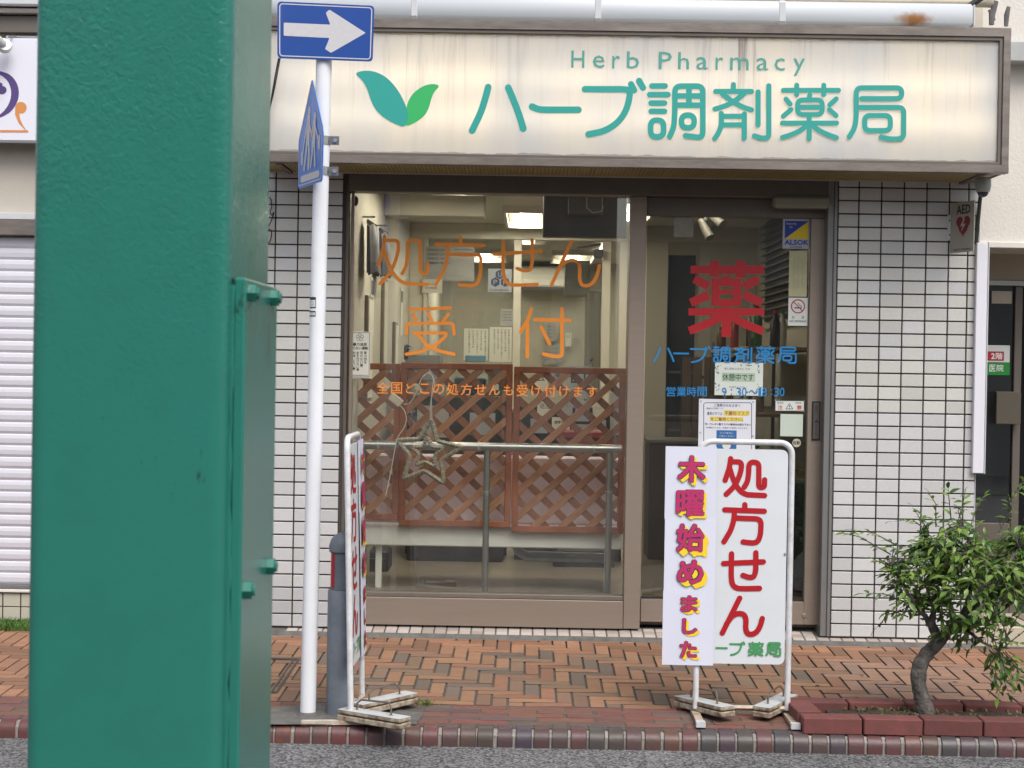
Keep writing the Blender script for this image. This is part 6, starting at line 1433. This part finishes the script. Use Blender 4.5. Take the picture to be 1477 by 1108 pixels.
ge = N.new('ShaderNodeNewGeometry'); cr = N.new('ShaderNodeValToRGB'); L.new(ge.outputs['Random Per Island'], cr.inputs[0])
cr.color_ramp.elements[0].color = (.035, .10, .018, 1); cr.color_ramp.elements[1].color = (.26, .38, .075, 1); e = cr.color_ramp.elements.new(.6); e.color = (.12, .23, .04, 1); L.new(cr.outputs[0], b.inputs['Base Color'])
tr = N.new('ShaderNodeBsdfTranslucent'); L.new(cr.outputs[0], tr.inputs[0]); ms = N.new('ShaderNodeMixShader'); ms.inputs[0].default_value = .28; L.new(b.outputs[0], ms.inputs[1]); L.new(tr.outputs[0], ms.inputs[2]); L.new(ms.outputs[0], N['Material Output'].inputs[0])
LV = [(0, 0, 0), (-.15, .22, .05), (.15, .22, .05), (0, .28, .03), (-.20, .50, .06), (.20, .50, .06), (0, .56, .02), (-.11, .78, -.02), (.11, .78, -.02), (0, 1.0, -.16)]
LF = [(0, 3, 1), (0, 2, 3), (1, 3, 6, 4), (3, 2, 5, 6), (4, 6, 9, 7), (6, 5, 8, 9)]
leaf_me = MB().add(LV, LF).mesh('leaf', lm, True)
TYS = -1.715
def sp3(px, py, dy=0.): x, z = at(px, py, TYS + dy); return Vector((x, TYS + dy, z))
m_bark = mat('bark', (.16, .145, .13), .85, var=.95, vs=26, vcol=(.035, .028, .022), bump=1., bs=50, bd=.01)
def limb(name, pts, rr, parent=shrub):
    P = [Vector(p) for p in pts]; Q = []; R_ = []
    for i in range(len(P) - 1):
        p0, p1, p2, p3 = P[max(i - 1, 0)], P[i], P[i + 1], P[min(i + 2, len(P) - 1)]
        for k in range(5):
            t_ = k / 5; Q.append(.5 * ((2 * p1) + (p2 - p0) * t_ + (2 * p0 - 5 * p1 + 4 * p2 - p3) * t_ * t_ + (3 * p1 - p0 - 3 * p2 + p3) * t_ ** 3)); R_.append((rr[i] * (1 - t_) + rr[i + 1] * t_) * random.uniform(.93, 1.08))
    Q.append(P[-1]); R_.append(rr[-1])
    return MB().tube(Q, R_, 10).build(name, m_bark, parent, True)
limb('trunk', [sp3(1337, 1032), sp3(1331, 1012), sp3(1325, 985), sp3(1327, 960), sp3(1338, 942, .01), sp3(1354, 926, .02), sp3(1368, 910, .03)], [.040, .034, .031, .031, .030, .026, .020])
limbs = [([(1350, 930, .02), (1350, 915, 0), (1344, 900, -.02), (1348, 878, -.03)], [.022, .022, .018, .008]),
         ([(1366, 912, .03), (1385, 895, .04), (1405, 870, .02), (1420, 840, .0)], [.02, .018, .012, .006]),
         ([(1368, 910, .03), (1395, 905, .08), (1430, 890, .12), (1470, 860, .1)], [.018, .015, .011, .006]),
         ([(1375, 903, .02), (1370, 870, .06), (1355, 830, .08), (1335, 790, .05)], [.014, .011, .008, .004]),
         ([(1343, 898, -.02), (1322, 875, -.05), (1300, 840, -.06), (1285, 815, -.04)], [.010, .008, .006, .003]),
         ([(1385, 895, .04), (1400, 850, -.08), (1400, 800, -.12), (1390, 760, -.1)], [.012, .009, .006, .003]),
         ([(1400, 880, .0), (1430, 850, -.1), (1450, 820, -.14), (1470, 790, -.1)], [.011, .008, .006, .003]),
         ([(1390, 905, .0), (1415, 925, -.08), (1440, 940, -.12), (1452, 975, -.12)], [.009, .006, .004, .002])]
ends = []
for pts, rr in limbs:
    limb('branch', [sp3(*p) for p in pts], rr); ends += [sp3(*p) for p in pts[1:]]
# twigs with leaves
CC = sp3(1400, 843); twigs = []; leaves = []
kpx = 7.0 / FPX
def crown_pt():
    while True:
        v = Vector((random.gauss(0, 1), random.gauss(0, 1), random.gauss(0, 1))).normalized()
        if v.z > -.45: break
    rx = .42 if v.x > 0 else .37
    p = CC + Vector((v.x * rx, v.y * .30, v.z * (.27 if v.z > 0 else .33))) * random.uniform(.45, 1.0)
    # left side tapers down and lower
    if p.x < CC.x - .2: p.z -= .02
    return p
targets = [crown_pt() for _ in range(440)]
special = [((1300, 790), (1232, 765)), ((1285, 800), (1215, 768)), ((1310, 870), (1248, 857)), ((1300, 880), (1265, 905)), ((1330, 760), (1290, 752)), ((1350, 760), (1340, 712)), ((1372, 750), (1368, 705)), ((1400, 760), (1420, 715)), ((1440, 770), (1456, 722)),
           ((1455, 780), (1480, 690)), ((1470, 790), (1476, 700)), ((1440, 940), (1437, 985)), ((1445, 950), (1456, 1003)), ((1450, 940), (1470, 985)), ((1310, 890), (1278, 885)), ((1340, 800), (1318, 735)), ((1430, 925), (1478, 930)), ((1320, 840), (1270, 830)), ((1448, 960), (1440, 1005)), ((1380, 760), (1392, 712)), ((1300, 835), (1262, 808)), ((1420,920),(1400,935)),((1400,915),(1380,930))] + [((random.uniform(1350, 1440), random.uniform(885, 900)), (random.uniform(1335, 1470), random.uniform(895, 932))) for _ in range(26)] + [((random.uniform(1425, 1450), random.uniform(930, 960)), (random.uniform(1425, 1475), random.uniform(945, 1000))) for _ in range(10)]
for tg in targets:
    st_ = min(ends, key=lambda e_: (e_ - tg).length + random.uniform(0, .08)); twigs.append((st_, tg))
for (a, b_) in special:
    dy = random.uniform(-.12, .1); twigs.append((sp3(*a, dy), sp3(*b_, dy + random.uniform(-.05, .05))))
mb = MB()
for st_, tg in twigs:
    d = tg - st_; ln_ = d.length
    if ln_ < .05: d = Vector((0, 0, .1)) + d; tg = st_ + d; ln_ = d.length
    mid = st_.lerp(tg, .55) + Vector((random.gauss(0, .015), random.gauss(0, .015), .02))
    path = [st_.lerp(mid, k / 3) for k in range(3)] + [mid.lerp(tg, k / 3) for k in range(4)]
    mb.tube(path, [.0032 - .0004 * k for k in range(7)], 5)
    tot = min(ln_, .24); n_ = max(5, int(tot / .017))
    for i in range(n_):
        f_ = 1 - (i / n_) * (tot / ln_); p = st_.lerp(mid, f_ / .55) if f_ < .55 else mid.lerp(tg, (f_ - .55) / .45)
        side = 1 if i % 2 else -1; ax = (tg - mid).normalized()
        out = ax * random.uniform(.3, .9) + ax.cross(Vector((0, 0, 1))).normalized() * side * random.uniform(.5, 1.1) + Vector((random.gauss(0, .3), random.gauss(0, .3), random.uniform(-.35, .35)))
        if i == 0: out = ax
        leaves.append((p, out.normalized(), random.uniform(.032, .054), tg))
tag(mb.build('twig', m_bark, shrub), kind='stuff')
def leaf_mtx(p, out, s_):
    y = out; up = Vector((random.gauss(0, .35), random.gauss(0, .35) - .25, 1)); x = y.cross(up).normalized(); z = x.cross(y).normalized()
    m_ = Matrix((x * s_, y * s_, z * s_)).transposed().to_4x4(); m_.translation = p; return m_
camv = Vector(CAM)
leaves.sort(key=lambda l: (l[0] - camv).length - l[2] * 3)
zlo, zhi = CC.z - .25, CC.z + .32
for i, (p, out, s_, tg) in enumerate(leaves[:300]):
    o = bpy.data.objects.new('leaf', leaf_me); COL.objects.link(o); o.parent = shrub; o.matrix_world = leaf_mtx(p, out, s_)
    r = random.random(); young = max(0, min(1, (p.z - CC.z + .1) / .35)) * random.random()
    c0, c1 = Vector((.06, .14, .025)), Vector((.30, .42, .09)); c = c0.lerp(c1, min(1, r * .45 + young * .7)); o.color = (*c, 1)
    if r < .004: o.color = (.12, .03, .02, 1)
mb = MB()
for p, out, s_, tg in leaves[300:]:
    m_ = leaf_mtx(p, out, s_); mb.add([m_ @ Vector(v_) for v_ in LV], LF)
tag(mb.build('leaves', lm2, shrub, True), kind='stuff')

# ------------------------------------------------------------------ green steel column in the foreground
gm = bpy.data.materials.new('green_paint'); gm.use_nodes = True; t = gm.node_tree; N = t.nodes; L = t.links; b = N['Principled BSDF']
b.inputs['Roughness'].default_value = .24; b.inputs['Coat Weight'].default_value = .0; b.inputs['Specular IOR Level'].default_value = .36
tc = N.new('ShaderNodeTexCoord'); n = N.new('ShaderNodeTexNoise'); n.inputs['Scale'].default_value = 165; n.inputs['Detail'].default_value = 2; n.inputs['Distortion'].default_value = .8
n2 = N.new('ShaderNodeTexNoise'); n2.inputs['Scale'].default_value = 9; n2.inputs['Detail'].default_value = 3
for q in (n, n2): L.new(tc.outputs['Object'], q.inputs['Vector'])
mu = N.new('ShaderNodeMath'); mu.operation = 'MULTIPLY'; L.new(n.outputs['Fac'], mu.inputs[0]); L.new(n2.outputs['Fac'], mu.inputs[1])
bp = N.new('ShaderNodeBump'); bp.inputs['Strength'].default_value = .8; bp.inputs['Distance'].default_value = .0018; sxz = N.new('ShaderNodeSeparateXYZ'); L.new(tc.outputs['Object'], sxz.inputs[0]); mz = N.new('ShaderNodeMapRange'); mz.inputs['From Min'].default_value = 1.25; mz.inputs['From Max'].default_value = 1.62; mz.inputs['To Min'].default_value = .22; mz.inputs['To Max'].default_value = 1.3; L.new(sxz.outputs['Z'], mz.inputs[0]); mu2 = N.new('ShaderNodeMath'); mu2.operation = 'MULTIPLY'; L.new(mu.outputs[0], mu2.inputs[0]); L.new(mz.outputs[0], mu2.inputs[1]); L.new(mu2.outputs[0], bp.inputs['Height']); L.new(bp.outputs[0], b.inputs['Normal'])
n4 = N.new('ShaderNodeTexNoise'); n4.inputs['Scale'].default_value = 30; n4.inputs['Detail'].default_value = 5; L.new(tc.outputs['Object'], n4.inputs['Vector'])
mr = N.new('ShaderNodeMapRange'); mr.inputs['From Min'].default_value = .4; mr.inputs['From Max'].default_value = .7; mr.inputs['To Max'].default_value = .35; L.new(n4.outputs['Fac'], mr.inputs[0])
mx = N.new('ShaderNodeMix'); mx.data_type = 'RGBA'; mx.inputs['A'].default_value = (.026, .185, .145, 1); mx.inputs['B'].default_value = (.028, .155, .122, 1); L.new(mr.outputs[0], mx.inputs['Factor'])
n5 = N.new('ShaderNodeTexNoise'); n5.inputs['Scale'].default_value = 42; n5.inputs['Detail'].default_value = 7; n5.inputs['Roughness'].default_value = .7; mp5 = N.new('ShaderNodeMapping'); mp5.inputs['Scale'].default_value = (1.6, 1.6, .45); L.new(tc.outputs['Object'], mp5.inputs[0]); L.new(mp5.outputs[0], n5.inputs['Vector'])
ge5 = N.new('ShaderNodeTexNoise'); ge5.inputs['Scale'].default_value = 5; L.new(tc.outputs['Object'], ge5.inputs['Vector']); m5 = N.new('ShaderNodeMath'); m5.operation = 'MULTIPLY'; L.new(n5.outputs['Fac'], m5.inputs[0]); L.new(ge5.outputs['Fac'], m5.inputs[1])
t5 = N.new('ShaderNodeMapRange'); t5.inputs['From Min'].default_value = .405; t5.inputs['From Max'].default_value = .44; L.new(m5.outputs[0], t5.inputs[0])
x5_ = N.new('ShaderNodeMix'); x5_.data_type = 'RGBA'; x5_.inputs['B'].default_value = (.02, .045, .035, 1); L.new(t5.outputs[0], x5_.inputs['Factor']); L.new(mx.outputs['Result'], x5_.inputs['A']); L.new(x5_.outputs['Result'], b.inputs['Base Color'])
gc = thing('green_column', 'thick green painted steel column with bolted plate standing close on the left', 'column')
dF = 1.5; YF = CAM[1] + dF
xl = at(41, 554, YF)[0]; xr = at(327, 554, YF)[0]; YR = YF + .239
rq = fillet([Vector(p) for p in ((xl, YF), (xr, YF), (xr, YR), (xl, YR))], .016, True, 6)
o = MB().prism([tuple(p) for p in rq], lambda u, v, w_: (u, v, RZ + w_), 3.5).build('shaft', gm, gc, True)
dP = 1.516; YP = CAM[1] + dP
zpt = at(345, 400, YP)[1]
MB().box(xr + .0018, xr + .0130, YP, YP + .190, RZ, zpt, .0022).build('splice_plate', gm, gc)
mb = MB(); z_ = RZ; pts_ = []
while z_ < zpt: pts_.append((xr + .0006 + random.uniform(-.0006, .0006), YP + .001 + random.uniform(-.0008, .0008), z_)); z_ += .02
mb.tube(pts_, [random.uniform(.0014, .0036) for _ in pts_], 7).build('weld_seam', gm, gc, True)
MB().box(xr + .0002, xr + .0016, YP + .003, YP + .18, RZ, zpt - .001).build('gap_shade', m_black, gc)  # black strip painted in for the shade between shaft and plate
for (px, py, dd, nr_) in ((358, 423, .018, .0088), (394, 430, .150, .0088), (349, 851, .018, .0088), (384, 817, .150, .0088)):
    z_ = at(px, py, YP + dd)[1]; MB().tube([(xr + .0131, YP + dd, z_), (xr + .0205, YP + dd, z_)], nr_, 6).build('nut', gm, gc); MB().tube([(xr + .0206, YP + dd, z_), (xr + .0230, YP + dd, z_)], .0052, 12).build('bolt_end', gm, gc)

# ------------------------------------------------------------------ far side of the street (behind the viewer, mirrored in the glass and paint)
far = thing('opposite_building', 'plain beige building across the street, only mirrored in the shop glass', 'building')
mfar = mat('opposite_wall', (.50, .40, .30), .8, var=.2, vs=.5)
rbox('wall', -3.0, 1.2, -19, -15, RZ, 6.8, mfar, far, 0); rbox('wall', -14, -3.02, -19, -15.2, RZ, 3.6, mfar, far, 0)
for fx in range(4, 6):
    for fz in (1.0, 4.0): rbox('window', -12.6 + fx * 2.3, -11.2 + fx * 2.3, -14.99, -14.9, fz, fz + 1.4, mat('far_window', (.05, .06, .07), .1), far, .01)
far2 = thing('opposite_house', 'lower grey building across the street, only mirrored in the shop glass', 'building')
rbox('wall', 1.6, 14, -19, -15.5, RZ, 5.2, mat('opposite_wall2', (.38, .38, .36), .8), far2, 0)
for fx in range(4): rbox('window', 2.6 + fx * 2.6, 4.0 + fx * 2.6, -15.49, -15.4, 1.0, 2.6, mat('far_window', (0, 0, 0)), far2, .01)
for fx, fw_ in ((-2.6, 1.3), (-.6, 1.5)):
    rbox('shutter', fx, fx + fw_, -14.97, -14.9, .0, 2.3, mat('far_shutter', (.55, .55, .52), .5), far, .01)
rbox('awning', -2.9, 1.0, -14.9, -14.0, 2.6, 2.75, mat('far_awning', (.12, .10, .10), .7), far, .01)
quad('far_pavement', [(-60, -15, RZ + .02), (60, -15, RZ + .02), (60, -11.4, RZ + .02), (-60, -11.4, RZ + .02)], m_mortar)
